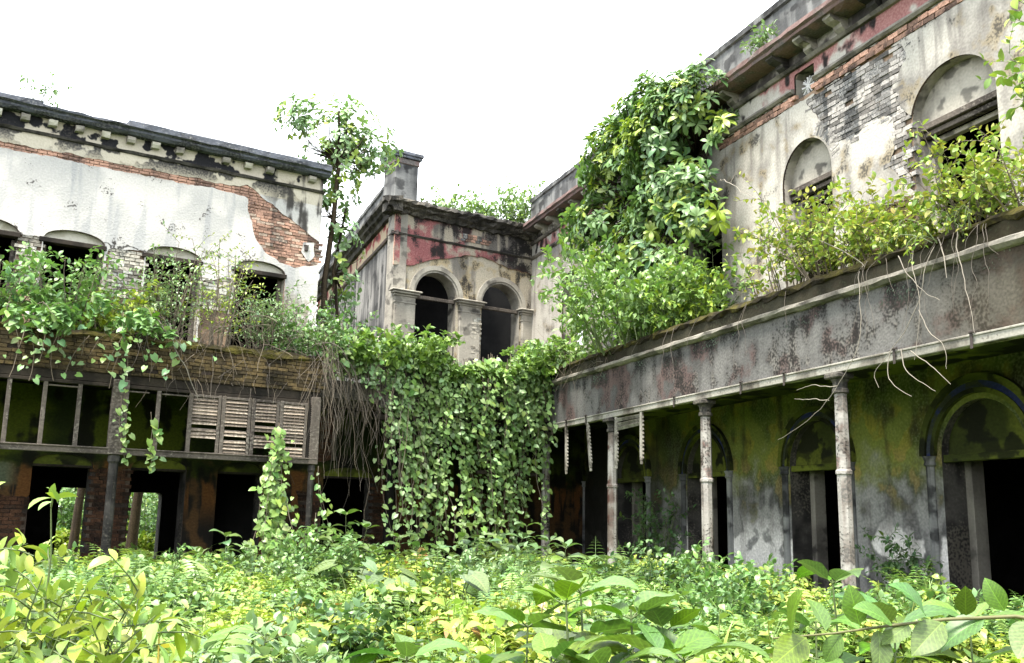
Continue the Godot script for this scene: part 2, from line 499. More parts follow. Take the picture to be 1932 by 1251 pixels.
	M.column = tri_mat(151, 2.5, func(x, y, b, d, s, k):
		var c := C(0.72, 0.71, 0.69).lerp(C(0.46, 0.42, 0.39), ss(0.44, 0.60, d * 0.4 + s * 0.6))
		c = c.lerp(C(0.34, 0.15, 0.12), 0.85 * ss(0.58, 0.66, d * 0.5 + b * 0.5))
		return c.lerp(C(0.12, 0.115, 0.11), 0.85 * ss(0.58, 0.68, d * 0.4 + k * 0.6)) * (0.88 + 0.24 * k), 0.8, 192, 0.75)
	M.wood_grey = tri_mat(161, 1.6, func(x, y, b, d, s, k):
		var c := C(0.43, 0.40, 0.37).lerp(C(0.27, 0.25, 0.235), ss(0.35, 0.65, s * 0.6 + d * 0.4))
		return c.lerp(C(0.62, 0.60, 0.56), 0.6 * ss(0.58, 0.68, k * 0.6 + d * 0.4)) * (0.82 + 0.36 * k), 0.6)
	M.wood_pale = tri_mat(166, 1.6, func(x, y, b, d, s, k):
		var c := C(0.72, 0.71, 0.67).lerp(C(0.50, 0.48, 0.44), ss(0.42, 0.66, s * 0.6 + d * 0.4))
		return c.lerp(C(0.26, 0.24, 0.22), 0.7 * ss(0.60, 0.70, d * 0.6 + k * 0.4)) * (0.86 + 0.28 * k), 0.6)
	M.wood_dark = tri_mat(171, 1.6, func(x, y, b, d, s, k):
		return C(0.24, 0.215, 0.19).lerp(C(0.12, 0.11, 0.10), ss(0.35, 0.65, s * 0.6 + d * 0.4)) * (0.8 + 0.4 * k), 0.6)
	M.mortar = tri_mat(181, 2.0, func(x, y, b, d, s, k):
		return C(0.40, 0.35, 0.31).lerp(C(0.24, 0.21, 0.19), ss(0.4, 0.6, d)) * (0.8 + 0.4 * k), 1.6)
	M.blue_paint = tri_mat(186, 2.0, func(x, y, b, d, s, k):
		return C(0.16, 0.19, 0.36).lerp(C(0.20, 0.22, 0.17), ss(0.5, 0.66, d)) * (0.8 + 0.4 * k), 0.8)
	M.moss_top = tri_mat(191, 1.5, func(x, y, b, d, s, k):
		return C(0.33, 0.31, 0.12).lerp(C(0.17, 0.15, 0.10), ss(0.4, 0.6, d)) * (0.7 + 0.6 * k), 4.0)
	M.bark = tri_mat(196, 0.8, func(x, y, b, d, s, k):
		return C(0.36, 0.31, 0.25).lerp(C(0.20, 0.17, 0.14), ss(0.4, 0.6, s)) * (0.75 + 0.5 * k), 1.0)
	M.soil = tri_mat(199, 3.0, func(x, y, b, d, s, k):
		return C(0.17, 0.19, 0.09).lerp(C(0.20, 0.15, 0.10), ss(0.45, 0.6, d)) * (0.7 + 0.6 * k), 4.0)
	# brick tones: one worn surface, tinted
	var worn := tri_mat(205, 0.9, func(x, y, b, d, s, k):
		return C(0.86, 0.86, 0.86).lerp(C(0.50, 0.52, 0.54), ss(0.5, 0.66, d)).lerp(C(1, 1, 1), 0.5 * ss(0.62, 0.72, k * 0.6 + b * 0.4)) * (0.85 + 0.3 * k), 1.0)
	finish_paint()
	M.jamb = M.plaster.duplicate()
	M.pale_mortar = M.mortar.duplicate()
	M.pale_mortar.albedo_color = Color(1.0, 0.97, 0.92)
	var tones := {"brick_red": [0.86, 0.68, 0.59], "brick_grey": [0.82, 0.80, 0.775], "brick_white": [0.98, 0.95, 0.88], "brick_brown": [0.44, 0.375, 0.255], "brick_sooty": [0.37, 0.26, 0.195]}
	for n in tones:
		var list := []
		var t: Array = tones[n]
		for i in 4:
			var kk: float = [1.0, 0.86, 1.08, 0.74][i]
			var w: float = [0.0, 0.10, 0.05, 0.2][i]
			var m: StandardMaterial3D = worn.duplicate()
			m.albedo_color = C(minf(t[0] * kk, 1.0), minf(t[1] * kk, 1.0), minf(t[2] * kk, 1.0)).lerp(C(0.34, 0.32, 0.30), w)
			list.append(m)
		M[n] = list
	M.brick_faded = M.brick_red[0].duplicate()
	M.brick_faded.albedo_color = C(0.88, 0.78, 0.70)

# ---------------------------------------------------------------- bricks laid one by one
var brick_shapes := []

func make_brick_shapes() -> void:
	for i in 4:
		var b := MB.new()
		b.box(Vector3.ZERO, Vector3(1, 1, 1), 0.0)
		var r := RandomNumberGenerator.new()
		r.seed = 900 + i
		var off := {}
		for j in b.v.size():
			var key := Vector3i(b.v[j] * 2.2)
			if not off.has(key): off[key] = Vector3(r.randf_range(-0.02, 0.03), r.randf_range(-0.07, 0.07), r.randf_range(-0.10, 0.04))
			b.v[j] += off[key]
		brick_shapes.append(b.mesh())

func bricks(parent: Node, f: Callable, x0: float, x1: float, y0: float, y1: float, bw: float, bh: float, z: float, mats: Array, limit: int, sd: int, headers := false) -> int:
	var r := RandomNumberGenerator.new()
	r.seed = sd
	var spots := []
	var rows := int((y1 - y0) / bh)
	for j in rows:
		var y := y0 + (j + 0.5) * bh
		var w := bw * (0.5 if headers and j % 2 == 1 else 1.0)
		var x := x0 - (w * 0.5 if j % 2 == 1 else 0.0) + r.randf() * 0.03
		while x < x1:
			var ww := w * r.randf_range(0.93, 1.05)
			if f.call(x + ww * 0.5, y) > 0.0 and r.randf() > 0.015:
				spots.append([Vector3(x + ww * 0.5, y + r.randf_range(-0.004, 0.004), z + r.randf_range(-0.012, 0.008)), Vector3(ww - 0.014, bh - r.randf_range(0.010, 0.018), 0.10), r.randi() % 4, r.randi() % 4, r.randf_range(-0.02, 0.02)])
			x += ww
	var n := mini(limit, spots.size())
	for i in n:
		var s: Array = spots[i]
		part("brick", brick_shapes[s[2]], mats[s[3]], parent, Transform3D(Basis(Vector3.BACK, s[4]) * Basis.from_scale(s[1]), s[0]))
	if spots.size() > n:
		var mm := MultiMesh.new()
		mm.transform_format = MultiMesh.TRANSFORM_3D
		mm.mesh = brick_shapes[1]
		mm.instance_count = spots.size() - n
		for i in range(n, spots.size()):
			var s: Array = spots[i]
			mm.set_instance_transform(i - n, Transform3D(Basis(Vector3.BACK, s[4]) * Basis.from_scale(s[1]), s[0]))
		var o := MultiMeshInstance3D.new()
		o.multimesh = mm
		o.material_override = mats[0]
		o.name = counted(parent, "brickwork")
		o.set_meta("kind", "stuff")
		parent.add_child(o, true)
	return spots.size()

# ---------------------------------------------------------------- the right wing
const RW := [-8.9, -13.15, -17.42, -21.75, -26.0, -30.25]
const RA := [-8.7, -13.0, -17.45, -21.85, -25.95, -30.3]

func r_upper_open(x: float, y: float) -> float:
	var i := clampi(int(round((-8.9 - x) / 4.28)), 0, 5)
	var cx: float = RW[i]
	var hw := 1.03 if i <= 1 else 0.87
	var d := arch(x, y, cx, hw, 5.5, 9.42, 0.9)
	return minf(d, maxf(absf(x + 17.35) - 0.36, absf(y - 11.70) - 0.31))

var r_hole := P2([-17.35, 11.26, -16.85, 10.5, -16.35, 9.87, -15.7, 9.82, -15.35, 9.95, -14.6, 9.78, -14.62, 9.4, -14.66, 9.0, -14.82, 8.8, -14.25, 8.1, -14.1, 8.1, -14.1, 9.55, -14.42, 9.9, -14.6, 10.4, -14.2, 10.85, -14.35, 11.26])
var r_hole2 := P2([-16.1, 8.25, -14.2, 7.9, -14.15, 6.0, -15.9, 6.0])

func r_damage(x: float, y: float) -> float:      # > 0 where the plaster has fallen
	var d := maxf(poly_sd(r_hole, Vector2(x, y)), poly_sd(r_hole2, Vector2(x, y))) + rough(x, y) * 0.09
	var band := minf(0.125 - absf(y - 11.41), minf(x + 20.9, -12.4 - x)) + rough(x, y, 2.0) * 0.05
	return maxf(d, band)

func right_wing() -> void:
	var t := thing("right_wing", "long right wing of the ruin with arched openings, pillared veranda and red frieze", "building", FR)
	# upper storey: brick core, then the plaster that is left on it
	var core := part("upper_wall", sheet(func(x, y): return r_upper_open(x, y), -34.2, -6.0, 4.9, 12.75, 0.12, -2.545, -3.12), [M.pale_mortar, M.plaster, M.shade_dark], t)
	part("plaster", sheet(func(x, y): return minf(r_upper_open(x, y), -r_damage(x, y)), -34.2, -6.0, 4.9, 12.75, 0.075, -2.5, -2.56), [M.r_upper, M.mortar], t)
	bricks(core, func(x, y): return minf(minf(poly_sd(r_hole, Vector2(x, y)) + 0.14, r_upper_open(x, y) - 0.04), 11.26 - y), -17.4, -14.0, 8.0, 11.3, 0.27, 0.098, -2.55, M.brick_grey, 215, 5)
	bricks(core, func(x, y): return minf(poly_sd(r_hole2, Vector2(x, y)) + 0.1, r_upper_open(x, y) - 0.04), -16.1, -14.1, 6.0, 8.3, 0.27, 0.098, -2.55, M.brick_brown, 0, 6)
	bricks(core, func(x, y): return absf(x + 17.35) - 0.36, -20.9, -12.5, 11.29, 11.53, 0.28, 0.115, -2.53, M.brick_red, 85, 7)
	# arch ring of bricks by the second window
	for i in 11:
		var a := 0.15 + i * 0.105
		var c := Vector3(-17.42 + cos(a) * 1.06, 9.42 + sin(a) * 1.08, -2.545)
		part("brick", brick_shapes[i % 4], M.brick_grey[i % 4], core, Transform3D(Basis(Vector3.BACK, a) * Basis.from_scale(Vector3(0.28, 0.085, 0.1)), c))
	for i in 6:
		var cx: float = RW[i]
		var hw := 1.03 if i <= 1 else 0.87
		var w := part("blind_arch", sheet(func(x, y): return minf(-arch(x, y, cx, hw + 0.05, 9.3, 9.42, 0.95), y - 9.4), cx - hw - 0.1, cx + hw + 0.1, 9.36, 10.45, 0.07, -2.76, -2.9), [M.plaster, M.plaster], t)
		pane("lintel", w, func(b): b.box(Vector3(cx, 9.33, -2.74), Vector3(hw * 2 - 0.01, 0.13, 0.16), 0.012); b.box(Vector3(cx, 9.20, -2.80), Vector3(hw * 2 - 0.01, 0.10, 0.14), 0.01), M.wood_grey)
		pane("door_frame", w, func(b):
			for s in [-1.0, 1.0]: b.box(Vector3(cx + s * (hw - 0.07), 7.3, -2.98), Vector3(0.14, 3.7, 0.16), 0.01)
			b.box(Vector3(cx, 9.1, -2.98), Vector3(hw * 2 - 0.3, 0.1, 0.15), 0.01), M.plaster)
	# mouldings, brackets, cornice and roof parapet
	pane("moulding", t, func(b): b.run([Vector2(-2.6, 11.55), Vector2(-2.45, 11.55), Vector2(-2.40, 11.60), Vector2(-2.42, 11.66), Vector2(-2.6, 11.70)], -34.1, -17.72, 0.35, 0.02, nz); b.run([Vector2(-2.6, 11.55), Vector2(-2.45, 11.55), Vector2(-2.40, 11.60), Vector2(-2.42, 11.66), Vector2(-2.6, 11.70)], -16.96, -6.0, 0.35, 0.03, nz), M.ledge)
	pane("moulding", t, func(b): b.run([Vector2(-2.6, 12.10), Vector2(-2.43, 12.12), Vector2(-2.38, 12.19), Vector2(-2.6, 12.25)], -34.1, -6.0, 0.35, 0.02, nz), M.ledge)
	for i in 27:
		var x := -33.6 + i * 1.04
		if i in [9, 14, 20]: continue
		pane("bracket", t, func(b): b.run([Vector2(-2.58, 12.2), Vector2(-2.42, 12.2), Vector2(-2.32, 12.28), Vector2(-2.30, 12.36), Vector2(-2.12, 12.40), Vector2(-2.02, 12.46), Vector2(-2.02, 12.52), Vector2(-2.58, 12.52)], x - 0.13, x + 0.13, 0.13, 0.02, nz), M.plaster if i % 3 else M.grime)
	pane("cornice", t, func(b): b.run([Vector2(-2.62, 12.50), Vector2(-2.1, 12.50), Vector2(-1.95, 12.53), Vector2(-1.93, 12.60), Vector2(-1.86, 12.64), Vector2(-1.86, 12.74), Vector2(-1.98, 12.80), Vector2(-2.62, 12.84)], -34.3, -6.0, 0.3, 0.035, nz), M.cornice_red)
	pane("roof_parapet", t, func(b): b.run([Vector2(-2.95, 12.8), Vector2(-2.5, 12.8), Vector2(-2.5, 13.85), Vector2(-2.44, 13.88), Vector2(-2.44, 14.02), Vector2(-2.95, 14.06)], -34.2, -22.0, 0.5, 0.04, nz); b.run([Vector2(-2.95, 12.8), Vector2(-2.5, 12.8), Vector2(-2.5, 13.92), Vector2(-2.43, 13.95), Vector2(-2.43, 14.10), Vector2(-2.95, 14.12)], -22.0, -6.0, 0.5, 0.03, nz), M.parapet)
	# the little star grille
	var g := pane("star_vent", t, func(b): b.box(Vector3(-17.35, 11.70, -2.86), Vector3(0.8, 0.7, 0.05)), M.shade_dark)
	pane("star_grille", g, func(b):
		for i in 8: b.box(Vector3(-17.33, 11.60, -2.60) + Basis(Vector3.BACK, i * TAU / 8.0) * Vector3(0.12, 0, 0), Vector3(0.20, 0.042, 0.05), 0.008, Basis(Vector3.BACK, i * TAU / 8.0))
		b.box(Vector3(-17.33, 11.60, -2.60), Vector3(0.13, 0.13, 0.055), 0.02)
		for i in 16: b.box(Vector3(-17.33, 11.60, -2.615) + Basis(Vector3.BACK, (i + 0.5) * TAU / 16.0) * Vector3(0.17, 0, 0), Vector3(0.16, 0.012, 0.03), 0.0, Basis(Vector3.BACK, (i + 0.5) * TAU / 16.0)), M.white_paint)
	# balcony: slab, fascia, ledge, mossy coping, beam
	pane("balcony_slab", t, func(b): b.box(Vector3(-20.0, 4.86, -1.35), Vector3(28.0, 0.5, 2.4)), M.moss_plaster)
	part("fascia", sheet(func(x, y): return minf(y - 4.45 - 0.03 * absf(rough(x, 0.3)), 5.98 - y + 0.05 * rough(x, 7.0)), -26.72, -6.0, 4.4, 6.05, 0.09, 0.0, -0.17), [M.r_fascia, M.grime], t)
	pane("ledge", t, func(b): b.run([Vector2(-0.05, 5.53), Vector2(0.06, 5.55), Vector2(0.13, 5.60), Vector2(0.13, 5.66), Vector2(0.02, 5.71), Vector2(-0.05, 5.71)], -26.75, -6.0, 0.3, 0.025, nz), M.ledge)
	pane("coping", t, func(b): b.run([Vector2(-0.34, 5.9), Vector2(0.02, 5.93), Vector2(0.05, 5.99), Vector2(-0.02, 6.07), Vector2(-0.2, 6.12), Vector2(-0.36, 6.05)], -26.7, -6.0, 0.22, 0.09, nz), M.moss_top)
	pane("beam", t, func(b): b.box(Vector3(-16.25, 4.365, -0.05), Vector3(20.6, 0.155, 0.17), 0.012); b.box(Vector3(-16.25, 4.43, 0.03), Vector3(20.6, 0.035, 0.05), 0.008), M.wood_pale)
	var hooks := [-24.9, -23.6, -19.0, -16.4, -15.0, -12.15, -10.6]
	for x in hooks: pane("iron_strap", t, func(b): b.box(Vector3(x, 4.36, 0.065), Vector3(0.05, 0.26, 0.012), 0.003); b.box(Vector3(x + 0.03, 4.47, 0.075), Vector3(0.11, 0.03, 0.03), 0.004), M.iron)
	for x in [-26.53, -22.25, -17.88, -13.59, -9.3]:
		var c := pane("column", t, func(b): b.lathe([Vector2(0.122, -0.3), Vector2(0.122, 2.55), Vector2(0.142, 2.57), Vector2(0.142, 2.62), Vector2(0.12, 2.65), Vector2(0.108, 3.92)], 8, Vector3(x, 0, -0.05)), M.column)
		pane("capital", c, func(b): b.lathe([Vector2(0.108, 3.92), Vector2(0.145, 3.94), Vector2(0.145, 4.0), Vector2(0.12, 4.02), Vector2(0.13, 4.12), Vector2(0.17, 4.17)], 8, Vector3(x, 0, -0.05)); b.box(Vector3(x, 4.225, -0.03), Vector3(0.36, 0.09, 0.36), 0.02), M.grime)
	# what hangs from the beam of the lost louvres
	var st := [[-25.0, 0.02, 1.22], [-23.62, 0.17, 1.22], [-21.94, 0.0, 1.20], [-20.62, -0.01, 1.15]]
	for q in st:
		var B := Basis(Vector3.BACK, q[1])
		var top := Vector3(q[0], 4.30, 0.0)
		pane("hanging_stile", t, func(b):
			b.box(top + B * Vector3(0, -q[2] * 0.5, 0), Vector3(0.10, q[2], 0.05), 0.006, B)
			b.box(top + B * Vector3(0, -q[2] - 0.05, 0), Vector3(0.075, 0.09, 0.045), 0.006, B)
			for i in 11: b.box(top + B * Vector3(0.065, -0.14 - i * 0.095, -0.01), Vector3(0.035, 0.055, 0.035), 0.004, B * Basis(Vector3.BACK, 0.35)), M.wood_pale)
	for q in [[4.20, 0.0], [4.09, 0.015], [4.0, 0.03]]:
		pane("slat", t, func(b): b.box(Vector3(-21.28, q[0], 0.0), Vector3(1.2, 0.085, 0.014), 0.003, Basis(Vector3.BACK, q[1]) * Basis(Vector3.RIGHT, 0.5)), M.wood_pale)
	# ground storey under the veranda
	var open := func(x: float, y: float) -> float:
		var i := clampi(int(round((-8.7 - x) / 4.32)), 0, 5)
		return arch(x, y, RA[i], 0.93, -0.5, 3.0, 0.93)
	part("ground_wall", sheet(open, -34.0, -6.0, -0.2, 4.62, 0.09, -2.5, -3.25), [M.r_ground, M.grime, M.shade_dark], t)
	for i in 6:
		var cx: float = RA[i]
		var k := 1.1 if i <= 1 else 1.0
		var a := part("blind_arch", sheet(func(x, y): return minf(-arch(x, y, cx, 0.96, 2.0, 3.0, 0.96), y - 2.99), cx - 1.0, cx + 1.0, 2.95, 4.0, 0.08, -2.66, -2.8), [M.moss_plaster, M.moss_plaster], t)
		pane("arch_moulding", a, func(b): b.ring(Vector3(cx, 3.0, 0), 0.94 * k, 1.02 * k, -2.55, -2.42), M.moss_plaster)
		pane("arch_moulding", a, func(b): b.ring(Vector3(cx, 3.0, 0), 1.02 * k, 1.13 * k, -2.55, -2.45), M.blue_paint)
		pane("arch_moulding", a, func(b): b.ring(Vector3(cx, 3.0, 0), 1.13 * k, 1.25 * k, -2.55, -2.40), M.moss_plaster)
		pane("lintel", a, func(b): b.box(Vector3(cx, 2.94, -2.62), Vector3(1.84, 0.13, 0.2), 0.01), M.moss_plaster)
		for s in [-1.0, 1.0]:
			pane("colonnette", a, func(b):
				var x: float = cx + s * 1.09 * k
				b.lathe([Vector2(0.12, -0.2), Vector2(0.12, 0.5), Vector2(0.095, 0.55), Vector2(0.09, 2.80), Vector2(0.13, 2.84), Vector2(0.11, 2.9), Vector2(0.15, 2.99)], 10, Vector3(x, 0, -2.5)), M.parapet)
		pane("jamb", a, func(b): b.box(Vector3(cx - 0.85, 1.4, -3.16), Vector3(0.16, 3.2, 0.3), 0.01); b.box(Vector3(cx + 0.85, 1.4, -3.16), Vector3(0.16, 3.2, 0.3), 0.01), M.jamb)
	# rooms behind
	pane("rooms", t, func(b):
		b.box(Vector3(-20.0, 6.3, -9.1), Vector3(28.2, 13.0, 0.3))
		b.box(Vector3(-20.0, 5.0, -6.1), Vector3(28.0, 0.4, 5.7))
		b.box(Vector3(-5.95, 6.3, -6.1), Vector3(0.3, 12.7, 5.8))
		for x in [-11.0, -19.6, -28.0]: b.box(Vector3(x, 6.3, -6.2), Vector3(0.3, 12.6, 5.4)), M.shade_dark)
	pane("roof", t, func(b): b.box(Vector3(-20.1, 12.72, -5.85), Vector3(28.3, 0.16, 6.2)), M.grime)

# ---------------------------------------------------------------- the corner pavilion
func pav_open(x: float, y: float) -> float:
	return minf(arch(x, y, 16.68, 0.84, 5.2, 9.52, 0.88), arch(x, y, 19.46, 0.84, 5.2, 9.52, 0.88))

func corner_pavilion() -> void:
	var t := thing("corner_pavilion", "small corner pavilion with twin arches, red plaster and a pier on its roof", "building", FL)
	var F := -7.78
	part("wall", sheet(func(x, y): return pav_open(x, y), 14.96, 21.0, 4.9, 12.5, 0.08, F, F - 0.55), [M.pav, M.plaster, M.shade_dark], t)
	var edge := P2([14.8, 10.42, 15.6, 10.52, 16.4, 10.82, 17.1, 11.02, 17.9, 11.28, 18.7, 11.30, 19.6, 11.12, 20.9, 10.98, 21.2, 10.98, 21.2, 12.5, 14.8, 12.5])
	part("upper_plaster", sheet(func(x, y): return minf(poly_sd(edge, Vector2(x, y)) if y < 12.3 and x > 15.1 else 0.2, poly_sd(edge, Vector2(clampf(x, 15.1, 21.0), minf(y, 12.2))) if x > 15.1 else y - 10.45) + rough(x, y) * 0.06, 14.93, 21.0, 10.0, 12.5, 0.05, F + 0.045, F - 0.01), [M.pav_red, M.brick_red[0]], t)
	for i in 16:
		var q := Vector3(17.72 + (i % 6) * 0.21 + (0.08 if i > 5 else 0.0), 11.83 + (i / 6) * 0.10, F + 0.05)
		part("brick", brick_shapes[i % 4], M.brick_red[i % 4] if i % 3 else M.brick_grey[i % 4], t, Transform3D(Basis.from_scale(Vector3(0.18, 0.08, 0.05)), q))
	for cx in [16.68, 19.46]:
		var a := pane("arch_moulding", t, func(b): b.ring(Vector3(cx, 9.55, 0), 0.85, 0.93, F - 0.1, F + 0.06); b.ring(Vector3(cx, 9.55, 0), 0.93, 1.10, F - 0.1, F + 0.10), M.plaster)
		pane("transom", a, func(b): b.box(Vector3(cx, 9.45, F - 0.12), Vector3(1.69, 0.12, 0.14), 0.01), M.wood_grey)
	for q in [[15.42, 0.92, M.plaster], [18.07, 1.0, M.plaster], [20.62, 0.6, M.plaster]]:
		var pl := pane("pilaster", t, func(b): b.box(Vector3(q[0], 7.2, F + 0.05), Vector3(q[1] - 0.12, 4.3, 0.14), 0.02), q[2])
		pane("capital", pl, func(b): b.box(Vector3(q[0], 9.38, F + 0.06), Vector3(q[1] - 0.02, 0.08, 0.2), 0.02); b.box(Vector3(q[0], 9.46, F + 0.09), Vector3(q[1] + 0.1, 0.08, 0.3), 0.02); b.box(Vector3(q[0], 9.53, F + 0.11), Vector3(q[1] + 0.24, 0.06, 0.38), 0.02); b.box(Vector3(q[0], 9.12, F + 0.05), Vector3(q[1] - 0.06, 0.05, 0.17), 0.015), M.plaster)
	pane("door_post", t, func(b): b.box(Vector3(17.60, 7.2, F - 0.1), Vector3(0.16, 4.4, 0.16), 0.015), M.wood_pale)
	bricks(t, func(x, y): return 1.0, 18.22, 18.36, 7.0, 9.05, 0.22, 0.09, F + 0.075, M.brick_white, 40, 77)
	# mouldings and ragged cornice, front and side
	var mo := [Vector2(-0.1, 11.54), Vector2(0.07, 11.56), Vector2(0.12, 11.62), Vector2(-0.1, 11.72)]
	var co := [Vector2(-0.15, 12.30), Vector2(0.14, 12.32), Vector2(0.20, 12.44), Vector2(0.34, 12.50), Vector2(0.38, 12.58), Vector2(0.52, 12.64), Vector2(0.52, 12.74), Vector2(0.40, 12.80), Vector2(-0.15, 12.88)]
	var sh := func(a: Array, dz: float) -> Array:
		var o := []
		for p in a: o.append(p + Vector2(dz, 0))
		return o
	pane("moulding", t, func(b): b.run(sh.call(mo, F), 14.86, 21.0, 0.3, 0.02, nz), M.grime)
	pane("cornice", t, func(b): b.run(sh.call(co, F), 14.5, 21.2, 0.16, 0.10, nz), M.grime)
	var side := part("side_wall", sheet(func(x, y): return -arch(x, y, 90.0, 1, 0, 1, 1) * -1.0 if false else minf(1.0, arch(x, y, -1.9, 0.34, 6.6, 7.75, 0.34)), -16.0, 0.0, 4.9, 12.5, 0.1, 0.0, -0.45), [M.pav_side, M.plaster, M.shade_dark], t, FL.affine_inverse() * FP)
	pane("arch_moulding", side, func(b): b.ring(Vector3(-1.9, 7.75, 0), 0.34, 0.46, -0.1, 0.06), M.plaster)
	pane("moulding", side, func(b): b.run(mo, -16.0, 0.1, 0.4, 0.02, nz), M.cornice_red)
	pane("cornice", side, func(b): b.run(co, -16.0, 0.42, 0.3, 0.05, nz), M.grime)
	pane("roof_parapet", side, func(b): b.run([Vector2(-0.35, 12.8), Vector2(0.0, 12.8), Vector2(0.0, 13.78), Vector2(0.06, 13.82), Vector2(0.06, 13.95), Vector2(-0.35, 13.98)], -16.0, -0.6, 0.5, 0.03, nz), M.parapet)
	# the pier on the roof corner
	var pier := pane("roof_pier", t, func(b): b.box(Vector3(15.38, 13.55, F - 0.55), Vector3(0.92, 1.5, 0.92), 0.02), M.parapet)
	pane("pier_neck", pier, func(b): b.box(Vector3(15.38, 14.36, F - 0.55), Vector3(1.0, 0.2, 1.0), 0.02), M.cornice_red)
	pane("pier_cap", pier, func(b): b.box(Vector3(15.38, 14.52, F - 0.55), Vector3(1.14, 0.10, 1.14), 0.02); b.box(Vector3(15.38, 14.64, F - 0.55), Vector3(1.22, 0.15, 1.22), 0.03), M.slate)
	pane("roof_stump", t, func(b): b.box(Vector3(16.1, 13.2, F - 1.2), Vector3(0.35, 0.9, 0.4), 0.05); b.box(Vector3(16.05, 13.75, F - 1.2), Vector3(0.25, 0.3, 0.3), 0.05), M.grime)
	var deep := NR * -12.0
	pane("roof", t, func(b): b.prism(P2([15.0, F, 21.0, F, 23.6, F - 11.5, 17.6, F - 11.5]), 12.45, 12.7), M.grime)
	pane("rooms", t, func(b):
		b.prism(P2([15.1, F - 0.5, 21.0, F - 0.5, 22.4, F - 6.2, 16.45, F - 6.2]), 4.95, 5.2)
		b.box(Vector3(20.9, 8.8, F - 6.2), Vector3(9.0, 7.6, 0.3)), M.shade_dark)

# ---------------------------------------------------------------- the left wing
const LW := [1.95, 3.90, 6.30, 8.60]
const LD := [1.95, 4.16, 6.38, 8.44, 11.5]

func l_upper_open(x: float, y: float) -> float:
	var d := 9.0
	for cx in LW: d = minf(d, arch(x, y, cx, 0.70, 5.6, 8.24, 0.27))
	return d

var l_patch := P2([-2.4, 10.22, 7.75, 10.28, 8.11, 10.22, 8.13, 9.9, 8.38, 9.16, 8.69, 8.76, 9.1, 8.57, 9.56, 8.49, 9.94, 8.57, 10.5, 8.78, 10.5, 9.2, 9.73, 9.62, 8.9, 10.08, 8.06, 10.57, 7.57, 10.47, -2.4, 10.385])
var l_island := P2([9.74, 9.29, 10.08, 9.29, 10.11, 8.89, 9.96, 8.69, 9.71, 8.93])
var l_low := [P2([4.66, 8.2, 5.56, 8.25, 5.56, 6.0, 4.66, 6.0]), P2([2.3, 8.2, 3.14, 8.2, 3.14, 6.0, 2.3, 6.0]), P2([7.06, 7.75, 7.82, 7.9, 7.82, 6.0, 7.06, 6.0])]

func l_damage(x: float, y: float) -> float:
	var p := Vector2(x, y)
	var d := minf(poly_sd(l_patch, p), -poly_sd(l_island, p))
	for q in l_low: d = maxf(d, poly_sd(q, p))
	return d + rough(x, y) * 0.055

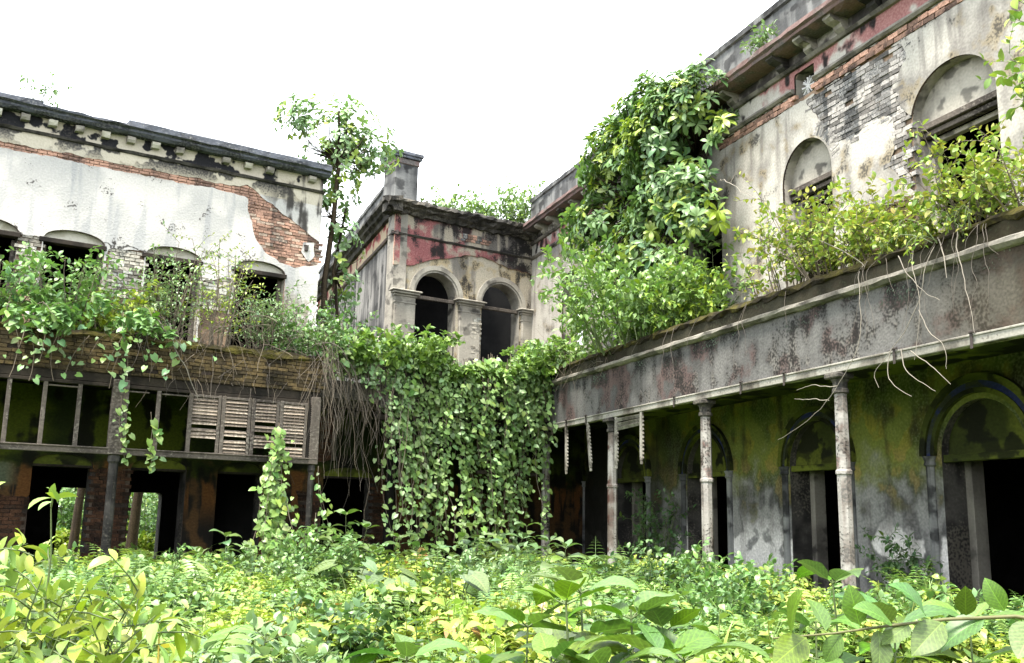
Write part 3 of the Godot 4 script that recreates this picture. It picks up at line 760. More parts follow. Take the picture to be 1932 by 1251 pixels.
func left_wing() -> void:
	var t := thing("left_wing", "white left wing of the ruin with low arched windows above a louvred balcony", "building", FL)
	var Z := -3.0
	var core := part("upper_wall", sheet(func(x, y): return l_upper_open(x, y), -2.0, 10.22, 5.0, 11.3, 0.08, Z - 0.045, Z - 0.6), [M.pale_mortar, M.plaster, M.shade_dark], t)
	part("plaster", sheet(func(x, y): return minf(l_upper_open(x, y), -l_damage(x, y)), -2.0, 10.26, 5.0, 11.3, 0.05, Z, Z - 0.06), [M.l_upper, M.brick_red[1]], t)
	bricks(core, func(x, y): return minf(minf(poly_sd(l_patch, Vector2(x, y)) + 0.1, -poly_sd(l_island, Vector2(x, y)) + 0.06), l_upper_open(x, y)), -2.0, 10.2, 8.4, 10.56, 0.24, 0.083, Z - 0.06, [M.brick_red[0], M.brick_red[1], M.brick_red[2], M.brick_faded], 180, 15)
	for q in l_low: bricks(core, func(x, y): return minf(poly_sd(q, Vector2(x, y)) + 0.1, l_upper_open(x, y) - 0.03), q[0].x - 0.2, q[1].x + 0.1, 7.0, 8.24, 0.25, 0.088, Z - 0.055, M.brick_white, 36, 16)
	for i in 4:
		var cx: float = LW[i]
		var w := part("blind_arch", sheet(func(x, y): return minf(-arch(x, y, cx, 0.74, 8.0, 8.24, 0.30), y - 8.235), cx - 0.8, cx + 0.8, 8.2, 8.6, 0.05, Z - 0.14, Z - 0.3), [M.limewash, M.limewash], t)
		pane("lintel", w, func(b): b.box(Vector3(cx - 0.03, 8.18, Z - 0.10), Vector3(1.54, 0.12, 0.26), 0.012), M.wood_dark)
		pane("door_frame", w, func(b):
			for s in [-1.0, 1.0]: b.box(Vector3(cx + s * 0.64, 7.0, Z - 0.3), Vector3(0.1, 2.2, 0.12), 0.01), M.wood_grey)
	pane("moulding", t, func(b): b.run([Vector2(Z - 0.1, 10.74), Vector2(Z + 0.05, 10.76), Vector2(Z + 0.09, 10.82), Vector2(Z - 0.1, 10.88)], -2.0, 10.3, 0.3, 0.025, nz), M.grime)
	for i in 19:
		var x := -1.2 + i * 0.615
		if i in [4, 13, 17]: continue
		pane("corbel", t, func(b): b.run([Vector2(Z - 0.1, 11.0), Vector2(Z + 0.14, 11.02), Vector2(Z + 0.18, 11.08), Vector2(Z + 0.18, 11.16), Vector2(Z - 0.1, 11.2)], x - 0.10, x + 0.10, 0.1, 0.03, nz), M.limewash if i % 2 else M.plaster)
	var cz := func(top: float) -> Array: return [Vector2(Z - 0.2, 11.20), Vector2(Z + 0.22, 11.20), Vector2(Z + 0.30, 11.26), Vector2(Z + 0.30, 11.32), Vector2(Z + 0.40, 11.35), Vector2(Z + 0.40, top), Vector2(Z + 0.30, top + 0.05), Vector2(Z - 0.5, top + 0.06)]
	pane("cornice", t, func(b): b.run(cz.call(11.47), -2.0, 2.82, 0.3, 0.03, nz); b.run(cz.call(11.39), 2.822, 4.82, 0.3, 0.045, nz); b.run(cz.call(11.50), 4.822, 10.34, 0.3, 0.03, nz), M.slate)
	pane("wall_box", t, func(b): b.box(Vector3(9.85, 9.07, Z + 0.03), Vector3(0.10, 0.14, 0.07), 0.012); b.box(Vector3(9.85, 9.16, Z + 0.02), Vector3(0.14, 0.03, 0.06), 0.008), M.iron)
	# ground storey
	var open := func(x: float, y: float) -> float:
		var d := 9.0
		for i in 5:
			var hw: float = [0.66, 0.66, 0.67, 0.60, 0.76][i]
			d = minf(d, arch(x, y, LD[i], hw, -0.5, 2.82, 0.24))
		return d
	var worn := [P2([4.80, 2.75, 5.76, 2.75, 5.76, 0.3, 4.80, 0.3]), P2([2.55, 2.1, 3.55, 2.0, 3.55, 0.3, 2.55, 0.3]), P2([10.0, 2.4, 10.8, 2.3, 10.8, 1.2, 10.2, 1.3]), P2([12.2, 2.6, 13.0, 2.5, 13.0, 0.3, 12.2, 0.3]), P2([10.2, 4.4, 11.0, 4.4, 11.0, 3.2, 10.2, 3.2])]
	var bare := func(x: float, y: float) -> float:
		var d := -9.0
		for q in worn: d = maxf(d, poly_sd(q, Vector2(x, y)))
		return d + rough(x, y) * 0.1
	var gw := part("ground_wall", sheet(open, -2.0, 19.8, -0.2, 4.66, 0.09, Z - 0.045, Z - 0.6), [M.mortar, M.grime, M.shade_dark], t)
	part("plaster", sheet(func(x, y): return minf(open.call(x, y), -bare.call(x, y)), -2.0, 19.8, -0.2, 4.66, 0.07, Z, Z - 0.06), [M.l_ground, M.mortar], t)
	for i in 5:
		var q: PackedVector2Array = worn[i]
		bricks(gw, func(x, y): return minf(poly_sd(q, Vector2(x, y)) + 0.12, open.call(x, y) - 0.02), q[0].x - 0.3, q[1].x + 0.3, 0.5, 4.5, 0.25, 0.09, Z - 0.055, M.brick_sooty, [80, 50, 40, 50, 40][i], 30 + i)
	for i in 5:
		var cx: float = LD[i]
		var hw: float = [0.66, 0.66, 0.67, 0.60, 0.76][i]
		var a := part("blind_arch", sheet(func(x, y): return minf(-arch(x, y, cx, hw + 0.05, 2.0, 2.82, 0.28), y - 2.815), cx - hw - 0.1, cx + hw + 0.1, 2.78, 3.2, 0.05, Z - 0.08, Z - 0.3), [M.moss_plaster, M.moss_plaster], t)
		pane("lintel", a, func(b): b.box(Vector3(cx, 2.79, Z - 0.3), Vector3(hw * 2.0 + 0.1, 0.06, 0.45), 0.01), M.wood_dark)
	# balcony of bare brick
	var par := pane("balcony_parapet", t, func(b): b.box(Vector3(3.65, 5.06, -0.15), Vector3(11.3, 0.78, 0.2)), M.mortar)
	bricks(par, func(x, y): return 1.0, 0.6, 9.2, 4.68, 5.46, 0.25, 0.086, -0.06, M.brick_brown, 290, 44)
	pane("coping", t, func(b): b.run([Vector2(-0.5, 5.4), Vector2(0.0, 5.42), Vector2(0.03, 5.46), Vector2(-0.08, 5.56), Vector2(-0.3, 5.62), Vector2(-0.5, 5.5)], -2.0, 9.3, 0.2, 0.1, nz), M.moss_top)
	pane("header_beam", t, func(b): b.box(Vector3(3.65, 4.57, -0.16), Vector3(11.3, 0.19, 0.2), 0.01); b.box(Vector3(3.65, 4.43, -0.10), Vector3(11.3, 0.075, 0.12), 0.008), M.wood_dark)
	pane("bottom_rail", t, func(b): b.box(Vector3(3.65, 3.0, -0.08), Vector3(11.25, 0.12, 0.10), 0.01); b.box(Vector3(3.65, 3.07, -0.07), Vector3(11.25, 0.03, 0.15), 0.006), M.wood_grey)
	for x in [1.86, 2.50, 3.18, 3.86, 5.50]:
		pane("stile", t, func(b): b.box(Vector3(x, 3.74, -0.08), Vector3(0.085, 1.32, 0.07), 0.008), M.wood_grey)
	for x in [5.0, 5.85, 3.52]:
		pane("head_slat", t, func(b): b.box(Vector3(x, 4.33, -0.1), Vector3(0.58, 0.03, 0.08), 0.004), M.wood_grey)
	var r := RandomNumberGenerator.new()
	r.seed = 91
	for i in 4:
		var x0: float = [6.17, 6.92, 7.63, 8.31][i]
		var x1: float = [6.88, 7.59, 8.27, 8.98][i]
		var sh := pane("shutter", t, func(b):
			b.box(Vector3(x0 + 0.035, 3.74, -0.06), Vector3(0.09, 1.32, 0.06), 0.008)
			b.box(Vector3(x1 - 0.02, 3.74, -0.06), Vector3(0.07, 1.32, 0.06), 0.008)
			b.box(Vector3((x0 + x1) * 0.5, 4.36, -0.062), Vector3(x1 - x0, 0.06, 0.055), 0.006), M.wood_grey)
		for k in 16:
			if i == 0 and k in [8, 12, 13, 14, 15]: continue
			if i == 1 and k in [8, 11]: continue
			if i == 2 and k in [6, 9, 14, 15]: continue
			if i == 3 and k in [12]: continue
			var tilt := r.randf_range(-0.012, 0.012) + (0.05 if (i == 0 and k == 10) else 0.0)
			pane("slat", sh, func(b): b.box(Vector3((x0 + x1) * 0.5, 4.28 - k * 0.0765, -0.06), Vector3(x1 - x0 - 0.13, 0.085, 0.013), 0.003, Basis(Vector3.BACK, tilt) * Basis(Vector3.RIGHT, -0.62 + r.randf_range(-0.12, 0.12))), M.slat[r.randi() % 3])
	for q in [[4.68, 0.10], [9.19, 0.07], [0.15, 0.09]]:
		var c := pane("post", t, func(b): b.lathe([Vector2(q[1], -0.3), Vector2(q[1], 2.75), Vector2(q[1] * 1.3, 2.8), Vector2(q[1] * 1.3, 2.92)], 10, Vector3(q[0], 0, -0.1)), M.grime)
		pane("post_casing", c, func(b): b.box(Vector3(q[0], 3.75, -0.08), Vector3(q[1] * 3.4, 1.62, 0.16), 0.012), M.wood_grey)
	pane("rack_strip", t, func(b):
		b.box(Vector3(9.04, 3.74, -0.05), Vector3(0.05, 1.4, 0.05), 0.005)
		for i in 26: b.box(Vector3(9.075, 3.1 + i * 0.05, -0.03), Vector3(0.03, 0.026, 0.05), 0.004), M.wood_dark)
	pane("old_frame", t, func(b): b.box(Vector3(10.97, 3.78, Z + 0.1), Vector3(0.09, 1.1, 0.09), 0.008), M.wood_grey)
	# rooms behind, with two doorways through to the garden
	var back := func(x: float, y: float) -> float: return minf(maxf(absf(x - 5.57) - 0.44, y - 2.42), maxf(absf(x - 7.55) - 0.48, y - 2.34))
	part("back_wall", sheet(back, -2.0, 19.8, -0.2, 4.66, 0.12, -9.0, -9.4), [M.shade_dark, M.grime], t)
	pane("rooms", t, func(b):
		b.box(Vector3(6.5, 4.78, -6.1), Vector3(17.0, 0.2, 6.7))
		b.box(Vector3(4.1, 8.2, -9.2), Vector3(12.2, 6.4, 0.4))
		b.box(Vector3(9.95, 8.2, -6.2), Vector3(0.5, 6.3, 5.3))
		b.box(Vector3(9.7, 2.2, -6.2), Vector3(0.3, 4.8, 5.6)), M.shade_dark)
	pane("end_wall", t, func(b): b.box(Vector3(-2.12, 5.6, -6.0), Vector3(0.24, 11.4, 6.6)), M.plaster)
	pane("roof", t, func(b): b.box(Vector3(4.2, 11.34, -6.2), Vector3(12.4, 0.2, 6.2)), M.grime)
	pane("floor", t, func(b): b.box(Vector3(6.5, 0.02, -6.2), Vector3(17.0, 0.2, 6.3)), M.shade_dark)

func terrace() -> void:
	var t := thing("corner_terrace", "overgrown terrace that joins the two balconies in front of the corner pavilion", "terrace", FL)
	pane("slab", t, func(b): b.prism(P2([9.32, -0.95, 16.75, -0.95, 23.2, -7.6, 9.9, -12.0, 10.24, -2.9, 9.32, -2.9]), 4.7, 5.16), M.grime)
	pane("balcony_slab", t, func(b): b.prism(P2([-2.0, -0.26, 9.3, -0.26, 9.3, -2.97, -2.0, -2.97]), 4.69, 5.14), M.moss_plaster)
	pane("fascia", t, func(b): b.run([Vector2(-0.95, 4.55), Vector2(-0.80, 4.55), Vector2(-0.80, 5.62), Vector2(-0.95, 5.64)], 11.3, 16.85, 0.4, 0.04, nz), M.grime)
	for x in [11.95, 14.2]:
		pane("column", t, func(b): b.lathe([Vector2(0.15, -0.3), Vector2(0.14, 2.6), Vector2(0.17, 2.64), Vector2(0.13, 2.7), Vector2(0.13, 4.1), Vector2(0.2, 4.3), Vector2(0.2, 4.56)], 8, Vector3(x, 0, -1.35)), M.shade_dark)
	pane("rail", t, func(b): b.box(Vector3(13.9, 4.3, -0.9), Vector3(5.4, 0.14, 0.14), 0.01); b.box(Vector3(15.5, 3.0, -0.9), Vector3(2.3, 0.1, 0.1), 0.01), M.wood_dark)

func _ready() -> void:
	rng.seed = 20240
	nz.seed = 5; nz.frequency = 0.35; nz.fractal_octaves = 3
	nf.seed = 9; nf.frequency = 0.05; nf.fractal_octaves = 4
	var cam := Camera3D.new()
	cam.name = "camera"
	cam.position = Vector3(0, 1.7, 0)
	cam.rotation_degrees = Vector3(10.896, 0, 1.065)
	cam.fov = 37.28
	cam.far = 400.0
	add_child(cam)
	cam.current = true
	var sky := ProceduralSkyMaterial.new()
	sky.sky_top_color = Color(0.93, 0.955, 0.985)
	sky.sky_horizon_color = Color(0.985, 0.985, 0.985)
	sky.sky_curve = 0.2
	sky.ground_bottom_color = Color(0.25, 0.27, 0.2)
	sky.ground_horizon_color = Color(0.4, 0.42, 0.36)
	sky.sky_energy_multiplier = 1.0
	var env := Environment.new()
	env.background_mode = Environment.BG_SKY
	env.sky = Sky.new()
	env.sky.sky_material = sky
	env.tonemap_mode = Environment.TONE_MAPPER_LINEAR
	env.tonemap_exposure = 4.2
	env.sdfgi_enabled = true
	env.ssao_enabled = true
	env.ssil_enabled = true
	var we := WorldEnvironment.new()
	we.name = "world_environment"
	we.environment = env
	add_child(we)
	var sun := DirectionalLight3D.new()
	sun.name = "sun"
	sun.light_energy = 1.1
	sun.light_color = Color(1.0, 0.97, 0.92)
	sun.light_angular_distance = 14.0
	sun.shadow_enabled = true
	sun.rotation_degrees = Vector3(-66, -30, 0)
	add_child(sun)

	make_materials()
	make_brick_shapes()
	M.white_paint = plain(C(0.75, 0.75, 0.73), 0.7)
	M.iron = plain(C(0.06, 0.045, 0.04), 0.8)
	M.cornice_red = tri_mat(301, 3.0, func(x, y, b, d, s, k):
		return C(0.58, 0.48, 0.465).lerp(C(0.43, 0.415, 0.41), ss(0.40, 0.58, d * 0.6 + b * 0.4)).lerp(C(0.62, 0.58, 0.54), 0.5 * ss(0.60, 0.70, k * 0.5 + d * 0.5)) * (0.85 + 0.3 * k), 1.0, 256)
	M.parapet = tri_mat(306, 4.0, func(x, y, b, d, s, k):
		return C(0.60, 0.605, 0.60).lerp(C(0.36, 0.365, 0.37), ss(0.40, 0.66, b * 0.4 + s * 0.6)).lerp(C(0.16, 0.16, 0.165), 0.75 * ss(0.60, 0.72, d)) * (0.9 + 0.2 * k), 1.0)
	M.ledge = tri_mat(311, 3.0, func(x, y, b, d, s, k):
		return C(0.64, 0.62, 0.58).lerp(C(0.40, 0.385, 0.36), ss(0.40, 0.60, d)).lerp(C(0.15, 0.145, 0.14), 0.7 * ss(0.60, 0.70, d * 0.5 + k * 0.5)) * (0.85 + 0.3 * k), 1.0, 256)
	M.limewash = tri_mat(316, 3.0, func(x, y, b, d, s, k):
		return C(0.87, 0.86, 0.80).lerp(C(0.70, 0.69, 0.60), ss(0.45, 0.65, d)) * (0.93 + 0.12 * k), 0.8, 256)
	M.branch_stem = plain(Color(0.16, 0.16, 0.05), 0.6)
	finish_paint()
	M.slat = []
	for i in 3:
		var q: float = [1.45, 1.2, 1.7][i]
		var m: StandardMaterial3D = M.wood_grey.duplicate()
		m.albedo_color = C(1.0 * q, 0.98 * q, 0.95 * q)
		M.slat.append(m)
	var keep := {"l_upper": 0.6, "limewash": 0.62, "brick_white": 0.62, "brick_red": 0.8, "brick_grey": 0.66, "slate": 1.0, "jamb": 0.3, "pale_mortar": 1.9, "wood_grey": 0.62, "r_ground": 0.95, "moss_plaster": 0.8, "brick_faded": 0.8, "blue_paint": 0.8, "shade_dark": 0.16, "soil": 0.5, "bark": 0.5, "wood_dark": 0.7, "brick_brown": 0.75, "brick_sooty": 0.7, "r_fascia": 0.5}  # lowest factor deepens the shade painted into the rooms
	for n in M:
		var f: float = keep.get(n, 0.56)
		for m in (M[n] if M[n] is Array else [M[n]]): m.albedo_color = (m.albedo_color.srgb_to_linear() * Color(f, f, f)).linear_to_srgb()
	print("materials ", Time.get_ticks_msec())
	right_wing()
	print("right ", Time.get_ticks_msec())
	corner_pavilion()
	print("pav ", Time.get_ticks_msec())
	left_wing()
	print("left ", Time.get_ticks_msec())
	terrace()
	ground()
	plants()
	print("plants ", Time.get_ticks_msec())

# ---------------------------------------------------------------- leaves
var leaf_cache := {}

func half_width(kind: int, t: float) -> float:
	match kind:
		0: return pow(sin(PI * pow(t, 0.82)), 0.85)
		1: return lerpf(0.62, 1.0, ss(0.0, 0.22, t)) * pow(maxf(0.0, 1.0 - pow(maxf(0.0, t - 0.12) / 0.88, 1.7)), 0.9)
		2: return pow(sin(PI * pow(t, 1.25)), 0.9)
		_: return pow(sin(PI * pow(t, 0.7)), 1.1)

# a leaf blade that starts at the origin and runs along +y, its face towards +z
func add_leaf(b: MB, xf: Transform3D, kind: int, L: float, W: float, fold: float, droop: float, seg: int, wavy := 0.0) -> void:
	var last := []
	var p := Vector3.ZERO
	for i in seg + 1:
		var t := float(i) / seg
		var a := droop * t * t
		var d := Vector3(0, cos(a), -sin(a))
		var up := Vector3(0, sin(a), cos(a))
		if i > 0: p += d * L / seg
		var w := W * 0.5 * half_width(kind, t)
		if i == seg: w = 0.0
		if i == 0 and kind != 1: w = W * 0.02
		var back := Vector3(0, -0.17 * L, 0) if kind == 1 and i == 0 else Vector3.ZERO
		var wv := wavy * W * sin(t * 17.0)
		var nl := (up + Vector3(fold, 0, 0)).normalized()
		var nr := (up - Vector3(fold, 0, 0)).normalized()
		last.append([p, p + Vector3(-w, 0, 0) + up * (fold * w + wv) + back, p + Vector3(w, 0, 0) + up * (fold * w - wv) + back, up, nl, nr, t, w / maxf(W, 0.001)])
	for i in seg:
		var q: Array = last[i]
		var r: Array = last[i + 1]
		for s in [1, 2]:
			var us := -1.0 if s == 1 else 1.0
			var n0 := xf.basis * ((q[3] + q[3 + s]) as Vector3).normalized()
			var n1 := xf.basis * ((r[3] + r[3 + s]) as Vector3).normalized()
			var a: Vector3 = xf * (q[0] as Vector3)
			var c: Vector3 = xf * (q[s] as Vector3)
			var d: Vector3 = xf * (r[0] as Vector3)
			var e: Vector3 = xf * (r[s] as Vector3)
			var ua := Vector2(0.5, 1.0 - q[6])
			var uc := Vector2(0.5 + us * q[7], 1.0 - q[6])
			var ud := Vector2(0.5, 1.0 - r[6])
			var ue := Vector2(0.5 + us * r[7], 1.0 - r[6])
			if i == 0 and kind != 1: b.tri(a, d, e, n0, n1, n1, ua, ud, ue)
			elif i == seg - 1: b.tri(a, c, d, n0, n0, n1, ua, uc, ud)
			else:
				b.tri(a, c, e, n0, n0, n1, ua, uc, ue)
				b.tri(a, e, d, n0, n1, n1, ua, ue, ud)

func leaf_mesh(kind: int, W: float, fold := 0.25, droop := 0.5, seg := 4, wavy := 0.0) -> ArrayMesh:
	var key := "%d %.2f %.2f %.2f %d %.2f" % [kind, W, fold, droop, seg, wavy]
	if not leaf_cache.has(key):
		var b := MB.new()
		add_leaf(b, Transform3D(), kind, 1.0, W, fold, droop, seg, wavy)
		leaf_cache[key] = b.mesh(true)
	return leaf_cache[key]

func leaf_mat(c := Color.WHITE, rough_ := 0.42, through := 0.75, tex: Texture2D = null) -> StandardMaterial3D:
	var m := StandardMaterial3D.new()
	m.albedo_color = c.linear_to_srgb()
	m.vertex_color_use_as_albedo = true
	m.roughness = rough_
	m.metallic_specular = 0.5
	m.cull_mode = BaseMaterial3D.CULL_DISABLED
	m.backlight_enabled = true
	m.backlight = Color(through * 0.97, through, through * 0.76)
	if tex: m.albedo_texture = tex
	return m

func aim(dir: Vector3, face: Vector3) -> Basis:
	var y := dir.normalized()
	var z := face - y * face.dot(y)
	if z.length() < 0.02: z = Vector3(0.3, 0.2, 0.93) - y * Vector3(0.3, 0.2, 0.93).dot(y)
	z = z.normalized()
	return Basis(y.cross(z), y, z)

func rv(r: RandomNumberGenerator) -> Vector3:
	var v := Vector3(r.randfn(), r.randfn(), r.randfn())
	return v.normalized() if v.length() > 0.01 else UP

func mixc(r: RandomNumberGenerator, pal: Array) -> Color:
	var a: Color = pal[r.randi() % pal.size()]
	var b: Color = pal[r.randi() % pal.size()]
	var c := a.lerp(b, r.randf())
	return Color(c.r * 1.02, c.g * 0.98, c.b * 1.15) * r.randf_range(0.78, 1.22)

# puts leaves (each [Transform3D, Color]) under a plant: the nearest ones each a part, the rest one part
func put_leaves(t: Node3D, leaves: Array, meshes, alone: int, called := "leaf", tex: Texture2D = null) -> void:
	if leaves.is_empty(): return
	var kinds: Array = meshes if meshes is Array else [meshes]
	var mesh: ArrayMesh = kinds[0]
	var eye := t.transform.affine_inverse() * Vector3(0, 1.7, 0)
	if alone > 0 and alone < leaves.size():
		leaves.sort_custom(func(a, b): return a[0].basis.y.length() / (a[0].origin.distance_to(eye) + 0.0) * (1.0 + 0.5 * absf(a[0].basis.z.normalized().dot((eye - a[0].origin).normalized()))) > b[0].basis.y.length() / b[0].origin.distance_to(eye) * (1.0 + 0.5 * absf(b[0].basis.z.normalized().dot((eye - b[0].origin).normalized()))))
	var n := mini(alone, leaves.size())
	var tones := {}
	for i in n:
		var c: Color = leaves[i][1]
		var q := Vector3i(c.r * 22.0, c.g * 22.0, c.b * 22.0)
		if not tones.has(q): tones[q] = tone(Color((q.x + 0.5) / 22.0, (q.y + 0.5) / 22.0, (q.z + 0.35) / 22.0), tex)
		part(called, kinds[i % kinds.size()], tones[q], t, leaves[i][0])
	if leaves.size() > n:
		var mm := MultiMesh.new()
		mm.transform_format = MultiMesh.TRANSFORM_3D
		mm.use_colors = true
		mm.mesh = mesh
		mm.instance_count = leaves.size() - n
		for i in range(n, leaves.size()):
			mm.set_instance_transform(i - n, leaves[i][0])
			mm.set_instance_color(i - n, leaves[i][1])
		var o := MultiMeshInstance3D.new()
		o.multimesh = mm
		o.material_override = M.leaf
		o.name = counted(t, "foliage")
		o.set_meta("kind", "stuff")
		t.add_child(o, true)

var tone_cache := {}
func tone(c: Color, tex: Texture2D) -> StandardMaterial3D:
	var key := [c, tex]
	if not tone_cache.has(key): tone_cache[key] = leaf_mat(c, 0.42, 0.75, tex)
	return tone_cache[key]

func S(at: Vector3, B: Basis, L: float) -> Transform3D: return Transform3D(B * Basis.from_scale(Vector3.ONE * L), at)

# a many-stemmed shrub; o holds h, r, stems, twigs, per, L, mesh, pal, lean, alone, bare, droop
func shrub(called: String, label: String, category: String, group: String, base: Vector3, o: Dictionary) -> Node3D:
	var t := thing(called, label, category, Transform3D(Basis(), base), group)
	var r := RandomNumberGenerator.new()
	r.seed = hash(label) % 100000
	var st := MB.new()
	var leaves := []
	var h: float = o.h
	var L: float = o.L
	var lean: Vector3 = o.get("lean", Vector3.ZERO)
	var sag: float = o.get("droop", 0.15)
	var base_r: float = o.get("base", o.r * 0.35)
	for s in int(o.stems):
		var a := r.randf() * TAU
		var d0 := Vector3(cos(a), 0, sin(a))
		var p := d0 * base_r * sqrt(r.randf())
		var dir: Vector3 = (UP + d0 * (o.r / h) * r.randf_range(0.3, 1.1) + lean * r.randf_range(0.6, 1.3)).normalized()
		var len: float = h * r.randf_range(0.55, 1.05)
		var pts := PackedVector3Array([p])
		var rad := PackedFloat32Array([0.012 * h * 0.5 + 0.006])
		var seg := 6
		for i in seg:
			dir = (dir + rv(r) * 0.14 + Vector3(0, -sag * 0.35 * (i / 6.0), 0)).normalized()
			p += dir * len / seg
			pts.append(p)
			rad.append((0.012 * h * 0.5 + 0.006) * (1.0 - 0.8 * (i + 1.0) / seg))
		st.tube(pts, rad, 4)
		var tw := int(o.twigs)
		for k in tw:
			var f := lerpf(o.get("from", 0.25), 1.0, (k + r.randf()) / tw) * seg
			var i0 := mini(int(f), seg - 1)
			var q := pts[i0].lerp(pts[i0 + 1], f - i0)
			var td := (pts[i0 + 1] - pts[i0]).normalized()
			var out := rv(r)
			out = (out - td * out.dot(td)).normalized()
			var d := (td * 0.5 + out * 0.9 + UP * 0.15).normalized()
			var tl: float = h * r.randf_range(0.14, 0.34) * o.get("twig", 1.0)
			var tp := PackedVector3Array([q])
			var tr := PackedFloat32Array([0.006])
			for m in 3:
				d = (d + rv(r) * 0.2 + Vector3(0, -sag * 0.5, 0)).normalized()
				q += d * tl / 3.0
				tp.append(q)
				tr.append(0.005 - 0.001 * m)
			st.tube(tp, tr, 3)
			var per := int(o.per)
			for m in per:
				var g := lerpf(0.15, 1.0, (m + r.randf() * 0.6) / per) * 3.0
				var gi := mini(int(g), 2)
				var at := tp[gi].lerp(tp[gi + 1], minf(g - gi, 1.0))
				var ax := (tp[gi + 1] - tp[gi]).normalized()
				var ol := rv(r)
				ol = (ol - ax * ol.dot(ax)).normalized()
				var ld: Vector3 = (ax * 0.55 + ol + UP * 0.1).normalized()
				leaves.append([S(at, aim(ld, UP + rv(r) * 0.55), L * r.randf_range(0.65, 1.25)), mixc(r, o.pal)])
	part("stem", st.mesh(), M.twig if o.has("twiggy") else M.stem, t)
	put_leaves(t, leaves, o.mesh, int(o.get("alone", 0)))
	return t

# clusters of leaves on the tips of limbs; blobs are [centre, radius (Vector3), tips], limbs grow from root points
func leafy_mass(t: Node3D, sd: int, blobs: Array, roots: Array, L: float, whorl: int, mesh: ArrayMesh, pal: Array, alone: int, limb := 0.03, outward := Vector3.ZERO) -> void:
	var r := RandomNumberGenerator.new()
	r.seed = sd
	var st := MB.new()
	var leaves := []
	for bl in blobs:
		var ctr: Vector3 = bl[0]
		var rad: Vector3 = bl[1]
		for k in int(bl[2]):
			var v := rv(r)
			if outward != Vector3.ZERO and v.dot(outward) < -0.3: v = -v
			var q := ctr + v * rad * pow(r.randf(), 0.42)
			var root: Vector3 = roots[0]
			for z in roots:
				if z.distance_to(q) < root.distance_to(q): root = z
			var d := (q - root).normalized()
			if k % 2 == 0:
				var m := root.lerp(q, 0.5) + Vector3(0, -0.12 * root.distance_to(q), 0) + rv(r) * 0.15
				st.tube(PackedVector3Array([root + rv(r) * 0.04, root.lerp(m, 0.6), m, m.lerp(q, 0.6) + Vector3(0, -0.05, 0), q]), PackedFloat32Array([limb, limb * 0.7, limb * 0.5, limb * 0.35, limb * 0.2]), 4)
			var tip := (v + UP * 0.5 + d * 0.5 + rv(r) * 0.5).normalized()
			var young := r.randf() < 0.22
			var c0 := mixc(r, pal)
			var n := whorl + r.randi_range(-1, 2)
			for m in n:
				var a := TAU * m / n + r.randf() * 0.5
				var x := aim(tip, Vector3(0.3, 0.2, 0.9))
				var o := (x.x * cos(a) + x.z * sin(a)).normalized()
				var up := r.randf_range(-0.1, 0.8)
				leaves.append([S(q + tip * r.randf_range(-0.5, 0.1) * L, aim((o + tip * up).normalized(), tip + UP * 0.5 + rv(r) * 0.25), L * r.randf_range(0.6, 1.2)), (c0.lerp(Color(0.26, 0.34, 0.04), 0.75) if young else c0.lerp(mixc(r, pal), 0.5))])
	part("limbs", st.mesh(), M.bark, t)
	put_leaves(t, leaves, mesh, alone)

# a hanging creeper: strands [x0, y0, z0, length, drift] in the plant's own axes
func creeper(t: Node3D, sd: int, strands: Array, L: float, gap: float, pal: Array, alone: int, out := Vector3(0, 0, 1), bushy := 0.10) -> void:
	var r := RandomNumberGenerator.new()
	r.seed = sd
	var st := MB.new()
	var leaves := []
	for s in strands:
		var hue := mixc(r, pal)
		var grow := r.randf_range(0.75, 1.2)
		var p: Vector3 = s[0]
		var left: float = s[1]
		var pts := PackedVector3Array([p])
		var rad := PackedFloat32Array([0.012])
		var dir := Vector3(s[2], -1, 0).normalized()
		while left > 0.0:
			dir = (dir + Vector3(r.randf_range(-0.25, 0.25), -0.25, r.randf_range(-0.2, 0.2))).normalized()
			p += dir * 0.2
			left -= 0.2
			pts.append(p)
			rad.append(0.009)
			for k in maxi(1, int(0.2 / gap * lerpf(1.0, s[3], float(pts.size()) * 0.2 / s[1]))):
				var q := p + Vector3(r.randfn() * bushy, r.randf_range(-0.1, 0.1), absf(r.randfn()) * bushy)
				var ld := (Vector3(r.randf_range(-0.95, 0.95), -1.0 + r.randf() * 0.9, 0) + out * r.randf_range(0.1, 0.8)).normalized()
				leaves.append([S(q, aim(ld, out + UP * r.randf_range(0.0, 1.1) + rv(r) * 0.5), L * grow * r.randf_range(0.5, 1.2)), mixc(r, pal).lerp(hue, 0.55) * r.randf_range(0.85, 1.1)])
		if pts.size() > 1: st.tube(pts, rad, 3)
	part("stem", st.mesh(), M.twig, t)
	put_leaves(t, leaves, leaf_mesh(1, 0.85, 0.18, 0.5, 4), alone)

# ---------------------------------------------------------------- the ground and what covers it
func lie(x: float, z: float) -> float:
	return 0.20 + 0.52 * ss(-0.3, 0.4, nz.get_noise_2d(x * 1.1, z * 1.1)) + 0.12 * nz.get_noise_2d(x * 3.7 + 40.0, z * 3.7)

func ground() -> void:
	var b := MB.new()
	b.box(Vector3(0, -0.1, 0), Vector3(700, 0.2, 700))
	var g := part("ground", b.mesh(), M.soil, self)
	g.set_meta("kind", "structure")

func in_yard(p: Vector3, m: float) -> bool:
	var a := FR.affine_inverse() * p
	var l := FL.affine_inverse() * p
	return a.z > -1.2 + m and l.z > -2.5 + m and absf(p.x) < -p.z * 0.72 + 2.6

